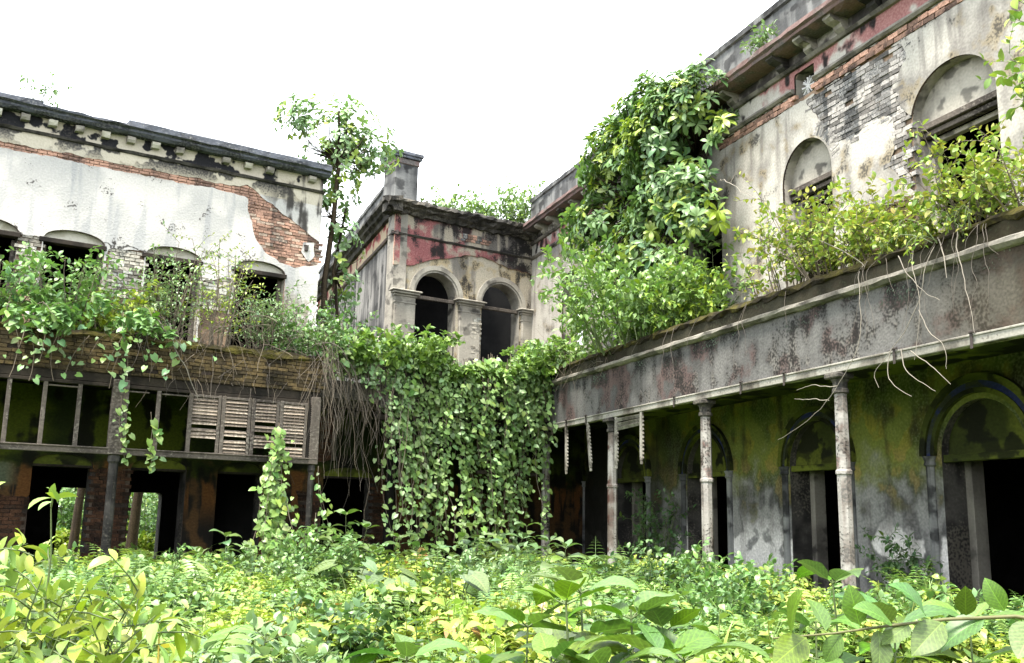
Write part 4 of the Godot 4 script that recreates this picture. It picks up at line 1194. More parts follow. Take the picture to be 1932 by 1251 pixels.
func sprig(kind: int, sd: int) -> ArrayMesh:
	var r := RandomNumberGenerator.new()
	r.seed = sd
	var b := MB.new()
	var leaf := func(at: Vector3, dir: Vector3, face: Vector3, k: int, L: float, W: float, dr: float) -> void:
		var q := r.randf_range(0.75, 1.25)
		b.col = Color(q * r.randf_range(0.9, 1.15), q, q * 0.95)
		add_leaf(b, Transform3D(aim(dir, face), at), k, L, L * W, 0.22, dr, 3)
	match kind:
		0:      # creeping heart leaves on their stalks
			for i in 8:
				var a := r.randf() * TAU
				var d := Vector3(cos(a), 0, sin(a))
				var at := d * r.randf_range(0.02, 0.17) + UP * r.randf_range(-0.07, 0.05)
				leaf.call(at, d + UP * r.randf_range(-0.5, 0.25) + rv(r) * 0.3, UP + rv(r) * 0.4, 1, r.randf_range(0.06, 0.13), 0.85, 0.5)
		1:      # upright herb with paired leaves
			var lean := Vector3(r.randf_range(-0.2, 0.2), 1, r.randf_range(-0.2, 0.2)).normalized()
			b.col = Color(0.8, 0.75, 0.7)
			b.tube(PackedVector3Array([lean * -0.3, Vector3.ZERO, lean * 0.12]), PackedFloat32Array([0.006, 0.005, 0.003]), 3)
			for i in 4:
				var a := i * 1.57 + r.randf() * 1.2
				for s in [-1.0, 1.0]:
					var d: Vector3 = Vector3(cos(a), 0, sin(a)) * s
					leaf.call(lean * (i * 0.06 - 0.14 + 0.03 * s), d + UP * (0.05 + i * 0.2) + rv(r) * 0.25, UP + rv(r) * 0.45, 0, r.randf_range(0.8, 1.2) * (0.135 - i * 0.016), 0.62, 0.8)
		2:      # fern frond
			b.col = Color(0.8, 0.8, 0.6)
			var pts := PackedVector3Array()
			var rad := PackedFloat32Array()
			for i in 9:
				var t := i / 8.0
				pts.append(Vector3(0, -0.25 + 0.55 * sin(t * 1.75), 0.42 * t * t))
				rad.append(0.005 - 0.004 * t)
			b.tube(pts, rad, 3)
			for i in range(1, 9):
				for m in 2:
					var at := pts[i - 1].lerp(pts[i], m * 0.5)
					var k := sin(PI * minf(0.97, 0.15 + (i + m * 0.5) / 9.6))
					for s in [-1.0, 1.0]: leaf.call(at, Vector3(s, 0.1, 0.35), UP + Vector3(0, 0, 0.6), 3, 0.15 * k, 0.24, 0.5)
		3:      # a few broad leaves
			for i in 6:
				var a := i * 2.4 + r.randf()
				var d := Vector3(cos(a), 0, sin(a))
				leaf.call(d * 0.03, d + UP * r.randf_range(0.1, 0.9), UP + d * 0.2, 0, r.randf_range(0.13, 0.2), 0.5, 0.9)
		4:      # grass
			for i in 9:
				var a := r.randf() * TAU
				var d := Vector3(cos(a), 0, sin(a))
				leaf.call(d * 0.03 - UP * 0.2, UP + d * r.randf_range(0.2, 0.7), d + UP * 0.3, 3, r.randf_range(0.3, 0.5), 0.045, 1.1)
	return b.mesh(true)

const GREEN := [Color(0.115, 0.235, 0.050), Color(0.155, 0.280, 0.060), Color(0.085, 0.185, 0.045), Color(0.135, 0.255, 0.090)]
const LIME := [Color(0.235, 0.330, 0.036), Color(0.175, 0.290, 0.040), Color(0.285, 0.345, 0.050)]
const DEEP := [Color(0.050, 0.118, 0.032), Color(0.068, 0.148, 0.040), Color(0.095, 0.178, 0.050)]
const PALE := [Color(0.175, 0.285, 0.120), Color(0.135, 0.240, 0.090), Color(0.205, 0.320, 0.115)]
const IVY := [Color(0.120, 0.230, 0.058), Color(0.165, 0.285, 0.075), Color(0.215, 0.330, 0.085), Color(0.085, 0.175, 0.045)]
const OLIVE := [Color(0.215, 0.325, 0.045), Color(0.270, 0.350, 0.050), Color(0.150, 0.270, 0.045), Color(0.290, 0.290, 0.055)]
const FRESH := [Color(0.135, 0.295, 0.036), Color(0.175, 0.330, 0.040), Color(0.110, 0.245, 0.042), Color(0.155, 0.280, 0.070)]

func undergrowth() -> void:
	var r := RandomNumberGenerator.new()
	r.seed = 4
	var kinds := ["creeping_plants", "leafy_herbs", "ferns", "broad_weeds", "tall_grass"]
	var says := ["carpet of small heart shaped creeper leaves over the courtyard floor", "low leafy herbs growing through the creeper carpet", "fern fronds scattered among the courtyard herbs", "broad leaved weeds scattered over the courtyard floor", "thin grass blades standing among the courtyard weeds"]
	var spots := [[], [], [], [], []]
	var n := 0
	while n < 82000:
		var z := -2.6 - 25.0 * pow(r.randf(), 0.62)
		var p := Vector3((r.randf() * 2.0 - 1.0) * (2.6 - z * 0.72), 0, z)
		n += 1
		if not in_yard(p, 0.0): continue
		var k := nz.get_noise_2d(p.x * 0.8 + 200.0, p.z * 0.8)
		var kind := 0
		var u := r.randf() + k * 0.5
		if u > 0.93: kind = 3
		elif u > 0.68: kind = 1
		elif u < 0.005: kind = 2
		elif u < 0.04: kind = 4
		var h := lie(p.x, p.z)
		var near := ss(7.0, 3.0, -z)
		h *= 1.0 - 0.35 * near
		p.y = h * (r.randf_range(0.45, 1.0) if kind != 1 else r.randf_range(0.6, 1.18))
		var sc := r.randf_range(0.8, 1.35) * (1.0 + 0.015 * -z)
		sc *= 0.72 + 0.45 * ss(0.0, 0.4, nz.get_noise_2d(p.x * 2.2 - 90.0, p.z * 2.2))
		var c := mixc(r, GREEN).lerp(mixc(r, LIME), clampf(0.52 + k * 1.1 + r.randf_range(-0.25, 0.25), 0.0, 1.0))
		c *= 0.85 + 0.5 * ss(-0.3, 0.4, nz.get_noise_2d(p.x * 4.0 + 9.0, p.z * 4.0))
		if r.randf() < 0.012: c = Color(0.42, 0.36, 0.06)
		if r.randf() < 0.006: c = Color(0.30, 0.17, 0.06)
		spots[kind].append([Transform3D(Basis(UP, r.randf() * TAU) * Basis(Vector3.RIGHT, r.randf_range(-0.3, 0.3)) * Basis.from_scale(Vector3.ONE * sc), p), c])
	for k in 5:
		var mm := MultiMesh.new()
		mm.transform_format = MultiMesh.TRANSFORM_3D
		mm.use_colors = true
		mm.mesh = sprig(k, 50 + k)
		mm.instance_count = spots[k].size()
		for i in spots[k].size():
			mm.set_instance_transform(i, spots[k][i][0])
			mm.set_instance_color(i, spots[k][i][1])
		var o := MultiMeshInstance3D.new()
		o.multimesh = mm
		o.material_override = M.leaf
		o.name = kinds[k]
		o.set_meta("kind", "stuff")
		o.set_meta("label", says[k])
		o.set_meta("category", "ground cover")
		add_child(o, true)
	var lawn := MultiMesh.new()
	lawn.transform_format = MultiMesh.TRANSFORM_3D
	lawn.use_colors = true
	lawn.mesh = sprig(3, 77)
	lawn.instance_count = 3500
	for i in 3500:
		lawn.set_instance_transform(i, Transform3D(FL.basis * Basis(UP, r.randf() * TAU) * Basis.from_scale(Vector3.ONE * r.randf_range(1.0, 2.2)), FL * Vector3(r.randf_range(3.5, 15.0), r.randf_range(0.05, 0.4), r.randf_range(-28.0, -9.7))))
		lawn.set_instance_color(i, mixc(r, LIME).lerp(mixc(r, GREEN), r.randf() * 0.6))
	var lo := MultiMeshInstance3D.new()
	lo.multimesh = lawn
	lo.material_override = M.leaf
	lo.name = "garden_weeds"
	lo.set_meta("kind", "stuff")
	lo.set_meta("label", "sunny weeds in the garden seen through the doorways of the left wing")
	lo.set_meta("category", "ground cover")
	add_child(lo, true)
	# the matted layer beneath, that hides the soil
	var g := MB.new()
	var cell := 0.5
	for i in range(-44, 40):
		for j in range(-56, -4):
			var q := Vector3(i * cell, 0, j * cell)
			if not in_yard(q, -0.6): continue
			var c := []
			for e in [[0, 0], [1, 0], [1, 1], [0, 1]]:
				var w := q + Vector3(e[0] * cell, 0, e[1] * cell)
				w.y = maxf(0.02, lie(w.x, w.z) * (1.0 - 0.35 * ss(7.0, 3.0, -w.z)) * 0.42)
				c.append(w)
			g.quad(c[0], c[1], c[2], c[3], UP)
	var mat := part("plant_litter", g.mesh(), M.soil, self)
	mat.set_meta("kind", "stuff")
	mat.set_meta("label", "matted dead leaves and stems under the courtyard plants")
	mat.set_meta("category", "litter")

# a plant with big single leaves, each one a part
func big_leaf_plant(called: String, label: String, category: String, group: String, base: Vector3, h: float, L: float, tiers: int, pal: Array, sd: int, lean := Vector3.ZERO, W := 0.52, kind := 0) -> Node3D:
	var t := thing(called, label, category, Transform3D(Basis(), base), group)
	var r := RandomNumberGenerator.new()
	r.seed = sd
	var st := MB.new()
	var pts := PackedVector3Array()
	var rad := PackedFloat32Array()
	for i in 6:
		var f := i / 5.0
		pts.append(UP * h * f + lean * h * f * f + Vector3(sin(f * 5.0 + sd) * 0.012, 0, cos(f * 4.0 + sd) * 0.012))
		rad.append(lerpf(0.009, 0.004, f) * (0.5 + h * 0.4))
	st.tube(pts, rad, 6)
	var leaves := []
	for k in tiers:
		var f := 1.0 - 0.12 * k - 0.03 * r.randf()
		if f < 0.25: break
		var at := pts[4].lerp(pts[5], f * 5.0 - 4.0) if f > 0.8 else pts[0].lerp(pts[5], f)
		var cnt := (4 if k == 0 else 2) + (r.randi() % 2)
		var a0 := r.randf() * TAU
		for i in cnt:
			var a := a0 + TAU * i / cnt + r.randf_range(-0.3, 0.3)
			var d := Vector3(cos(a), 0, sin(a))
			var el := r.randf_range(0.25, 0.8) if k == 0 else r.randf_range(0.0, 0.5)
			var stalk := L * 0.14
			var dir := (d + UP * el).normalized()
			var len := L * r.randf_range(0.75, 1.12) * (0.72 if k == 0 and i % 2 == 1 else 1.0)
			st.tube(PackedVector3Array([at, at + dir * stalk]), PackedFloat32Array([0.004, 0.003]), 4)
			var c := mixc(r, pal)
			leaves.append([S(at + dir * stalk, aim(dir, UP + rv(r) * 0.35), len), c])
	part("stem", st.mesh(), M.stem, t)
	put_leaves(t, leaves, [leaf_mesh(kind, W, 0.20, 0.95, 9, 0.012), leaf_mesh(kind, W * 0.86, 0.30, 0.55, 9, 0.03), leaf_mesh(kind, W * 1.1, 0.08, 1.35, 9, 0.02), leaf_mesh(kind, W, 0.15, 0.2, 9, 0.04)], 999, "leaf", M.vein)
	return t

func elephant_ear(label: String, base: Vector3, n: int, h: float, L: float, sd: int) -> void:
	var t := thing("taro_plant", label, "plant", Transform3D(Basis(), base), "taro plants in the courtyard")
	var r := RandomNumberGenerator.new()
	r.seed = sd
	var st := MB.new()
	var leaves := []
	for i in n:
		var a := r.randf() * TAU
		var d := Vector3(cos(a), 0, sin(a))
		var top := d * r.randf_range(0.1, 0.4) + UP * h * r.randf_range(0.7, 1.1)
		st.tube(PackedVector3Array([d * 0.03, top * 0.55 + UP * 0.1, top]), PackedFloat32Array([0.016, 0.011, 0.007]), 5)
		leaves.append([S(top, aim(d + Vector3(0, -0.45, 0) + rv(r) * 0.15, UP + d * 0.6 + Vector3(0, 0, 0.5)), L * r.randf_range(0.7, 1.15)), mixc(r, PALE)])
	part("stalk", st.mesh(), M.stem, t)
	put_leaves(t, leaves, leaf_mesh(1, 0.82, 0.16, 0.7, 8, 0.01), 99, "leaf", M.vein)

func vein_texture() -> ImageTexture:
	var im := Image.create(128, 256, false, Image.FORMAT_RGB8)
	var f := FastNoiseLite.new()
	f.seed = 3
	f.frequency = 0.05
	for y in 256:
		for x in 128:
			var u := absf(x / 127.0 - 0.5)
			var v := 1.0 - y / 255.0
			var q := fposmod((v - u * 0.55) * 9.0, 1.0)
			var vein := maxf(ss(0.10, 0.0, minf(q, 1.0 - q)) * 0.55, ss(0.018, 0.006, u))
			var k := 0.72 + 0.14 * f.get_noise_2d(x, y) + 0.06 * (1.0 - ss(0.0, 0.5, q))
			var c := Color(k, k, k).lerp(Color(1.0, 1.0, 0.92), vein)
			c = c.lerp(Color(0.62, 0.42, 0.22), ss(0.46, 0.56, f.get_noise_2d(x * 2.3 + 300.0, y * 2.3)) * 0.8)
			im.set_pixel(x, y, c)
	return ImageTexture.create_from_image(im)

func sub(frame: Transform3D, v: Vector3) -> Vector3: return frame * v

func bare_twigs(called: String, label: String, group: String, xf: Transform3D, lines: Array, r0: float, mat) -> Node3D:
	var t := thing(called, label, "twigs", xf, group)
	for l in lines:
		var pts := PackedVector3Array()
		var rad := PackedFloat32Array()
		var c := Curve3D.new()
		for i in l.size():
			var a: Vector3 = l[maxi(i - 1, 0)]
			var b: Vector3 = l[mini(i + 1, l.size() - 1)]
			c.add_point(l[i], -(b - a) * 0.18, (b - a) * 0.18)
		var n: int = l.size() * 4
		for i in n + 1:
			var w := c.samplef(float(i) / n * (l.size() - 1))
			pts.append(w + Vector3(nz.get_noise_2d(w.y * 5.0, w.x * 3.0), nz.get_noise_2d(w.x * 5.0, 9.0), 0.0) * 0.05)
			rad.append(r0 * lerpf(1.0, 0.35, float(i) / n))
		var b := MB.new()
		b.tube(pts, rad, 5)
		part("twig", b.mesh(), mat, t)
	return t

# thin roots and dead stems hanging in a tangle
func tangle(label: String, xf: Transform3D, n: int, x0: float, x1: float, y0: float, y1: float, drop0: float, drop1: float, sd: int, arc := 0.0) -> void:
	var t := thing("root_tangle", label, "roots", xf, "tangles of dry roots and stems")
	var r := RandomNumberGenerator.new()
	r.seed = sd
	for k in 3:
		var b := MB.new()
		for i in int(n / 3.0):
			var p := Vector3(r.randf_range(x0, x1), r.randf_range(y0, y1), r.randf_range(-0.5, 0.05))
			var left := r.randf_range(drop0, drop1) * (0.5 + 0.5 * r.randf())
			var dir := Vector3(r.randf_range(-0.6, 0.6), r.randf_range(-0.2, 1.0) * arc - 0.4, r.randf_range(0.0, 0.5)).normalized()
			var pts := PackedVector3Array([p])
			var rad := PackedFloat32Array([0.006 if i % 9 else 0.013])
			while left > 0.0:
				dir = (dir + rv(r) * 0.28 + Vector3(0, -0.22, 0)).normalized()
				p += dir * 0.18
				left -= 0.18
				pts.append(p)
				rad.append(rad[0] * 0.55)
			b.tube(pts, rad, 3)
		part("roots", b.mesh(), [M.root, M.twig, M.twig][k], t)

func plants() -> void:
	M.leaf = leaf_mat()
	M.stem = plain(Color(0.07, 0.10, 0.03), 0.6)
	M.twig = plain(Color(0.11, 0.09, 0.065), 0.85)
	M.root = plain(Color(0.095, 0.082, 0.068), 0.9)
	M.pale_twig = plain(Color(0.20, 0.18, 0.15), 0.9)
	M.vein = vein_texture()
	undergrowth()
	var small := leaf_mesh(0, 0.46, 0.25, 0.6, 3)
	var broad := leaf_mesh(2, 0.52, 0.22, 0.55, 5)
	var ovate := leaf_mesh(0, 0.55, 0.2, 0.5, 4)
	# --- on the right wing
	var big := thing("cornice_fig", "big dark green bush rooted in the cornice of the right wing", "bush", Transform3D(FR.basis, FR * Vector3(-22.4, 11.3, -2.2)))
	leafy_mass(big, 71, [[Vector3(0.3, 0.7, 0.7), Vector3(1.9, 1.5, 1.0), 231], [Vector3(1.7, 1.2, 0.6), Vector3(1.3, 1.0, 0.8), 97], [Vector3(-2.4, 0.9, 0.7), Vector3(1.9, 1.4, 1.0), 158], [Vector3(-0.6, 1.9, 0.6), Vector3(1.7, 0.9, 0.9), 97], [Vector3(-3.6, -0.8, 0.8), Vector3(1.7, 1.3, 0.9), 115], [Vector3(0.4, -1.2, 0.6), Vector3(2.4, 0.9, 0.9), 134], [Vector3(1.9, -2.1, 0.6), Vector3(1.2, 0.7, 0.7), 48], [Vector3(-1.5, -2.2, 0.7), Vector3(2.5, 1.0, 0.8), 134], [Vector3(-0.5, -3.3, 0.9), Vector3(2.4, 0.9, 0.7), 85], [Vector3(-2.9, 2.1, 0.5), Vector3(0.8, 0.5, 0.6), 19], [Vector3(2.9, 0.0, 0.5), Vector3(0.5, 0.6, 0.4), 9]], [Vector3(0.5, 0.2, -0.2), Vector3(-1.6, 0.3, -0.2)], 0.32, 7, leaf_mesh(2, 0.38, 0.25, 0.7, 5), [DEEP[0], DEEP[1], DEEP[2], GREEN[2], GREEN[1], PALE[2]], 220, 0.035, Vector3(0, 0.2, 1))
	shrub("balcony_shrub", "dense small leaved green shrub below the big cornice bush", "bush", "shrubs on the right balcony", FR * Vector3(-21.9, 5.9, -0.9), {"h": 2.7, "r": 1.9, "stems": 64, "twigs": 10, "per": 9, "L": 0.20, "mesh": small, "pal": [GREEN[0], GREEN[1], PALE[2], LIME[1]], "alone": 60, "base": 1.7, "lean": Vector3(0, 0, 0), "droop": 0.3})
	shrub("balcony_shrub", "drooping light green shrub at the far end of the right balcony", "bush", "shrubs on the right balcony", FR * Vector3(-25.6, 5.8, -0.5), {"h": 1.35, "r": 1.3, "stems": 26, "twigs": 8, "per": 8, "L": 0.18, "mesh": small, "pal": [GREEN[1], LIME[1], PALE[0]], "alone": 40, "base": 1.0, "droop": 0.45})
	shrub("balcony_shrub", "bright green shrub by the third upper window of the right wing", "bush", "shrubs on the right balcony", FR * Vector3(-19.8, 5.9, -0.8), {"h": 1.9, "r": 0.9, "stems": 16, "twigs": 7, "per": 8, "L": 0.18, "mesh": small, "pal": [GREEN[1], LIME[1], LIME[0]], "alone": 30, "droop": 0.25})
	var bx := [[-16.4, 1.7, 0.6, 6, "thin sparse shrub with tiny yellow green leaves against cream plaster", 4, 4], [-15.3, 3.2, 1.1, 26, "yellow green shrub hiding the small upper window", 7, 7], [-14.2, 2.5, 1.1, 26, "tangled yellow green shrub under the bare brick patch", 7, 7], [-13.1, 1.8, 1.0, 16, "shrub with reddish tinged leaves left of the large upper window", 7, 7], [-12.0, 1.35, 0.9, 16, "low bright shrub in front of the large upper window", 7, 7], [-10.9, 2.3, 0.8, 24, "upright leafy shrub right of the large upper window", 7, 7], [-9.9, 1.8, 0.9, 16, "leafy shrub at the near end of the right balcony", 7, 7]]
	for q in bx:
		shrub("balcony_shrub", q[4], "bush", "shrubs on the right balcony", FR * Vector3(q[0], 5.95, -0.5), {"h": q[1] * 0.74, "r": q[2] * 1.05, "stems": q[3], "twigs": q[5], "per": q[6], "L": 0.125, "mesh": ovate, "pal": OLIVE, "alone": 45, "droop": 0.2, "twiggy": 1})
	shrub("wall_plant", "yellow green plant hanging from the wall at the top right corner", "plant", "", FR * Vector3(-10.45, 7.6, -1.7), {"h": 2.2, "r": 0.5, "stems": 12, "twigs": 6, "per": 6, "L": 0.2, "mesh": ovate, "pal": [LIME[0], LIME[1], GREEN[1]], "alone": 30})
	for q in [[Vector3(-18.1, 12.75, -1.95), "small weed on the cornice above the star vent"], [Vector3(-20.3, 11.7, -2.4), "grey leaved sprig growing from the frieze of the right wing"], [Vector3(-13.7, 12.2, -2.3), "weed hanging under the cornice near the top of the picture"], [Vector3(-26.9, 11.7, -2.3), "dry weeds on the moulding beside the corner pavilion"], [Vector3(-28.8, 10.0, -2.4), "grassy weed on the wall below the corner cornice"]]:
		shrub("wall_weed", q[1], "weed", "weeds rooted in the walls", FR * q[0], {"h": 0.7, "r": 0.5, "stems": 8, "twigs": 4, "per": 4, "L": 0.16, "mesh": small, "pal": PALE, "lean": FR.basis.z * 0.6, "droop": 0.5})
	# bare twigs that hang over the fascia
	bare_twigs("hanging_twigs", "long pale twig hanging past the nearest pillar", "bare twigs on the right balcony", FR, [[Vector3(-12.9, 5.95, 0.0), Vector3(-12.75, 5.6, 0.16), Vector3(-12.72, 5.0, 0.18), Vector3(-12.86, 4.5, 0.2), Vector3(-13.3, 4.0, 0.25), Vector3(-13.9, 3.55, 0.3), Vector3(-14.9, 3.2, 0.3)], [Vector3(-13.3, 4.0, 0.25), Vector3(-13.9, 4.08, 0.3), Vector3(-14.3, 4.05, 0.3)], [Vector3(-13.5, 3.8, 0.25), Vector3(-14.0, 3.85, 0.3), Vector3(-14.4, 3.9, 0.3)]], 0.0085, M.pale_twig)
	bare_twigs("hanging_twigs", "bunch of curling pale twigs over the fascia below the large window", "bare twigs on the right balcony", FR, [[Vector3(-11.7, 6.2, -0.1), Vector3(-11.55, 5.6, 0.16), Vector3(-11.38, 5.0, 0.2), Vector3(-11.5, 4.5, 0.2), Vector3(-11.52, 4.2, 0.25)], [Vector3(-11.4, 4.95, 0.2), Vector3(-11.2, 4.55, 0.24), Vector3(-10.9, 4.3, 0.28), Vector3(-10.85, 3.95, 0.3)], [Vector3(-11.2, 6.1, -0.1), Vector3(-11.25, 5.6, 0.17), Vector3(-11.45, 5.0, 0.2), Vector3(-12.0, 4.4, 0.24), Vector3(-12.35, 4.1, 0.28), Vector3(-12.25, 3.85, 0.3)], [Vector3(-12.0, 4.4, 0.24), Vector3(-12.05, 3.95, 0.28), Vector3(-11.6, 3.65, 0.3)], [Vector3(-11.8, 4.4, 0.24), Vector3(-11.6, 4.0, 0.28), Vector3(-11.1, 3.65, 0.3)], [Vector3(-11.6, 4.35, 0.24), Vector3(-11.2, 4.05, 0.28), Vector3(-10.8, 3.72, 0.3)], [Vector3(-11.9, 5.9, 0.1), Vector3(-11.6, 5.5, 0.18), Vector3(-11.3, 5.2, 0.2), Vector3(-11.0, 5.0, 0.2)]], 0.009, M.pale_twig)
	var fr := RandomNumberGenerator.new()
	fr.seed = 12
	var wisps := []
	for i in 22:
		var x := fr.randf_range(-13.2, -10.0) if i < 15 else fr.randf_range(-21.0, -14.0)
		var y := 6.0
		var l := [Vector3(x, y, 0.05)]
		var k := fr.randf_range(-0.5, 0.5)
		for j in fr.randi_range(2, 5):
			y -= fr.randf_range(0.2, 0.42)
			x += k * 0.3 + fr.randf_range(-0.1, 0.1)
			l.append(Vector3(x, y, 0.17 + 0.03 * j))
		wisps.append(l)
	bare_twigs("hanging_twigs", "many hair thin dry stems hanging along the right fascia", "bare twigs on the right balcony", FR, wisps, 0.005, M.root)
	shrub("trailing_sprig", "small green sprigs trailing over the fascia below the large window", "weed", "", FR * Vector3(-10.9, 5.9, 0.1), {"h": 1.0, "r": 0.8, "stems": 7, "twigs": 4, "per": 4, "L": 0.1, "mesh": small, "pal": OLIVE, "droop": 2.4, "lean": FR.basis.z * 0.7})
	bare_twigs("hanging_twigs", "thick bent twig with a few leaves near the right edge", "bare twigs on the right balcony", FR, [[Vector3(-10.75, 6.1, 0.0), Vector3(-10.66, 5.7, 0.16), Vector3(-10.5, 5.1, 0.2), Vector3(-10.34, 4.4, 0.25)], [Vector3(-11.1, 6.0, 0.05), Vector3(-10.9, 5.6, 0.16), Vector3(-10.85, 5.3, 0.2)]], 0.012, M.pale_twig)
	bare_twigs("hanging_twigs", "long dry branch reaching along the cream wall below the brick course", "bare twigs on the right balcony", FR, [[Vector3(-20.2, 10.2, -2.0), Vector3(-19.0, 9.7, -1.4), Vector3(-17.6, 8.9, -1.0), Vector3(-15.8, 7.7, -0.8)], [Vector3(-18.6, 9.5, -1.3), Vector3(-18.3, 9.9, -1.4)], [Vector3(-14.4, 6.9, -0.2), Vector3(-13.2, 6.35, 0.1), Vector3(-12.6, 5.9, 0.15)]], 0.012, M.pale_twig)
	# --- in the gap and on the roofs
	var tree := thing("gap_tree", "tall thin tree with pale leaves between the left wing and the pavilion", "tree", Transform3D(FL.basis, FL * Vector3(10.75, 5.1, -3.7)))
	pane("trunk", tree, func(b):
		b.tube(PackedVector3Array([Vector3(0, -0.2, 0), Vector3(0.05, 1.5, 0.1), Vector3(-0.02, 3.2, 0), Vector3(0.12, 5.2, 0.1), Vector3(0.2, 7.0, 0.1), Vector3(0.15, 8.6, 0)]), PackedFloat32Array([0.13, 0.10, 0.09, 0.08, 0.06, 0.03]), 7)
		b.tube(PackedVector3Array([Vector3(0.3, -0.2, 0.1), Vector3(0.45, 1.8, 0.2), Vector3(0.25, 3.6, 0), Vector3(0.5, 5.6, 0.1)]), PackedFloat32Array([0.07, 0.06, 0.05, 0.03]), 6), M.bark)
	leafy_mass(tree, 72, [[Vector3(0.2, 7.7, 0), Vector3(1.75, 1.4, 1.4), 125], [Vector3(-1.0, 8.1, 0), Vector3(0.9, 0.9, 0.8), 48], [Vector3(1.3, 7.6, 0.1), Vector3(0.9, 0.9, 0.8), 50], [Vector3(0.3, 8.7, 0.0), Vector3(1.1, 0.6, 0.8), 30], [Vector3(0.2, 6.2, 0.1), Vector3(1.0, 0.7, 0.7), 40], [Vector3(0.5, 4.6, 0.1), Vector3(0.7, 1.0, 0.5), 26], [Vector3(-0.5, 5.6, 0.2), Vector3(0.5, 0.4, 0.4), 14], [Vector3(0.7, 3.2, 0.1), Vector3(0.5, 0.9, 0.4), 16], [Vector3(0.2, 1.6, 0.2), Vector3(0.6, 0.8, 0.5), 22]], [Vector3(0.2, 7.0, 0.1), Vector3(0.12, 5.2, 0.1), Vector3(0.3, 3.6, 0.0)], 0.225, 5, broad, [PALE[0], PALE[1], PALE[2], GREEN[3]], 150, 0.02)
	shrub("gap_creeper", "soft green creeper mound round the foot of the gap tree", "bush", "", FL * Vector3(10.9, 5.2, -2.6), {"h": 1.9, "r": 1.7, "stems": 34, "twigs": 9, "per": 9, "L": 0.13, "mesh": ovate, "pal": [GREEN[0], GREEN[3], PALE[0]], "alone": 30, "base": 1.2, "droop": 0.45})
	shrub("gap_creeper", "taller creeper climbing behind the end of the left wing", "bush", "", FL * Vector3(11.1, 5.2, -4.6), {"h": 3.2, "r": 0.8, "stems": 16, "twigs": 9, "per": 8, "L": 0.16, "mesh": ovate, "pal": [GREEN[0], GREEN[3], DEEP[2]], "alone": 20})
	var roof := [[17.5, 12.7, -8.6, 1.5, 0.5, 7, "single twiggy sapling on the pavilion roof edge", 4], [18.6, 12.7, -9.2, 1.6, 0.9, 14, "leafy bush in the middle of the pavilion roof", 7], [19.6, 12.7, -9.2, 1.7, 0.8, 12, "pale bush right of the middle on the pavilion roof", 7], [20.7, 12.7, -8.6, 2.2, 0.8, 20, "feathery tall bush by the corner of the pavilion roof", 8], [16.6, 12.7, -8.4, 0.6, 0.7, 10, "low weeds at the foot of the roof pier", 5]]
	for q in roof:
		shrub("roof_bush", q[6], "bush", "bushes on the pavilion roof", FL * Vector3(q[0], q[1], q[2]), {"h": q[3], "r": q[4], "stems": q[5], "twigs": q[7], "per": 6, "L": 0.2, "mesh": small, "pal": [PALE[0], PALE[2], LIME[1]], "alone": 20})
	# --- on the left balcony
	var lb := [[2.0, 2.0, 1.1, 18, 0.19, "broad leaved shrub at the left edge of the balcony", GREEN], [3.7, 2.1, 1.0, 22, 0.15, "dense green shrub before the second upper window", GREEN], [4.7, 1.5, 1.0, 20, 0.15, "low yellowish shrub between two upper windows", LIME], [5.7, 2.6, 0.9, 22, 0.10, "fine leaved upright shrub before the third upper window", PALE], [6.9, 3.0, 0.9, 12, 0.09, "tall feathery shrub with sparse yellow sprays", LIME], [8.0, 2.4, 0.9, 22, 0.10, "feathery shrub before the last upper window of the left wing", PALE], [9.0, 1.5, 1.0, 26, 0.13, "low green shrub at the end of the left balcony", GREEN]]
	for q in lb:
		shrub("left_shrub", q[5], "bush", "shrubs on the left balcony", FL * Vector3(q[0], 5.35, -0.8), {"h": q[1], "r": q[2], "stems": q[3], "twigs": 8, "per": 8, "L": q[4], "mesh": ovate if q[4] > 0.12 else small, "pal": q[6], "alone": 35, "droop": 0.25, "twiggy": 1})
	shrub("drooping_branch", "leafy branches drooping over the brick parapet of the left balcony", "branch", "", FL * Vector3(4.3, 5.6, -0.1), {"h": 1.6, "r": 1.5, "stems": 9, "twigs": 7, "per": 7, "L": 0.18, "mesh": leaf_mesh(1, 0.72, 0.18, 0.5, 4), "pal": [GREEN[2], GREEN[3], IVY[0]], "alone": 90, "droop": 1.9, "base": 0.9, "lean": Vector3(0.3, -0.2, 0.5), "twiggy": 1})
	shrub("drooping_branch", "leafy branches drooping at the far left end of the balcony", "branch", "", FL * Vector3(2.4, 5.5, -0.1), {"h": 1.5, "r": 1.2, "stems": 7, "twigs": 6, "per": 6, "L": 0.2, "mesh": leaf_mesh(1, 0.72, 0.18, 0.5, 4), "pal": [GREEN[0], GREEN[3], IVY[1]], "alone": 50, "droop": 1.9, "base": 0.6, "lean": Vector3(0.1, -0.2, 0.5), "twiggy": 1})
	var dr := RandomNumberGenerator.new()
	dr.seed = 8
	for q in [[1.8, 3.3, "leafy strands hanging over the far left of the brick parapet"], [3.2, 4.6, "leafy strands hanging over the brick parapet left of the wooden post"], [4.5, 5.9, "leafy strands hanging over the brick parapet beside the wooden post"]]:
		var hs := thing("hanging_strands", q[2], "branch", Transform3D(FL.basis, FL * Vector3((q[0] + q[1]) * 0.5, 5.5, 0.12)), "leafy strands on the left balcony")
		var l := []
		for i in 6: l.append([Vector3(dr.randf_range(q[0], q[1]) - (q[0] + q[1]) * 0.5, dr.randf_range(-0.2, 0.3), dr.randf_range(0.0, 0.3)), dr.randf_range(0.3, 1.0), dr.randf_range(-0.7, 0.7), 0.7])
		creeper(hs, hash(q[2]) % 9999, l, 0.165, 0.075, [GREEN[2], GREEN[3], IVY[0], IVY[1], PALE[1]], 110, Vector3(0, 0, 1), 0.22)
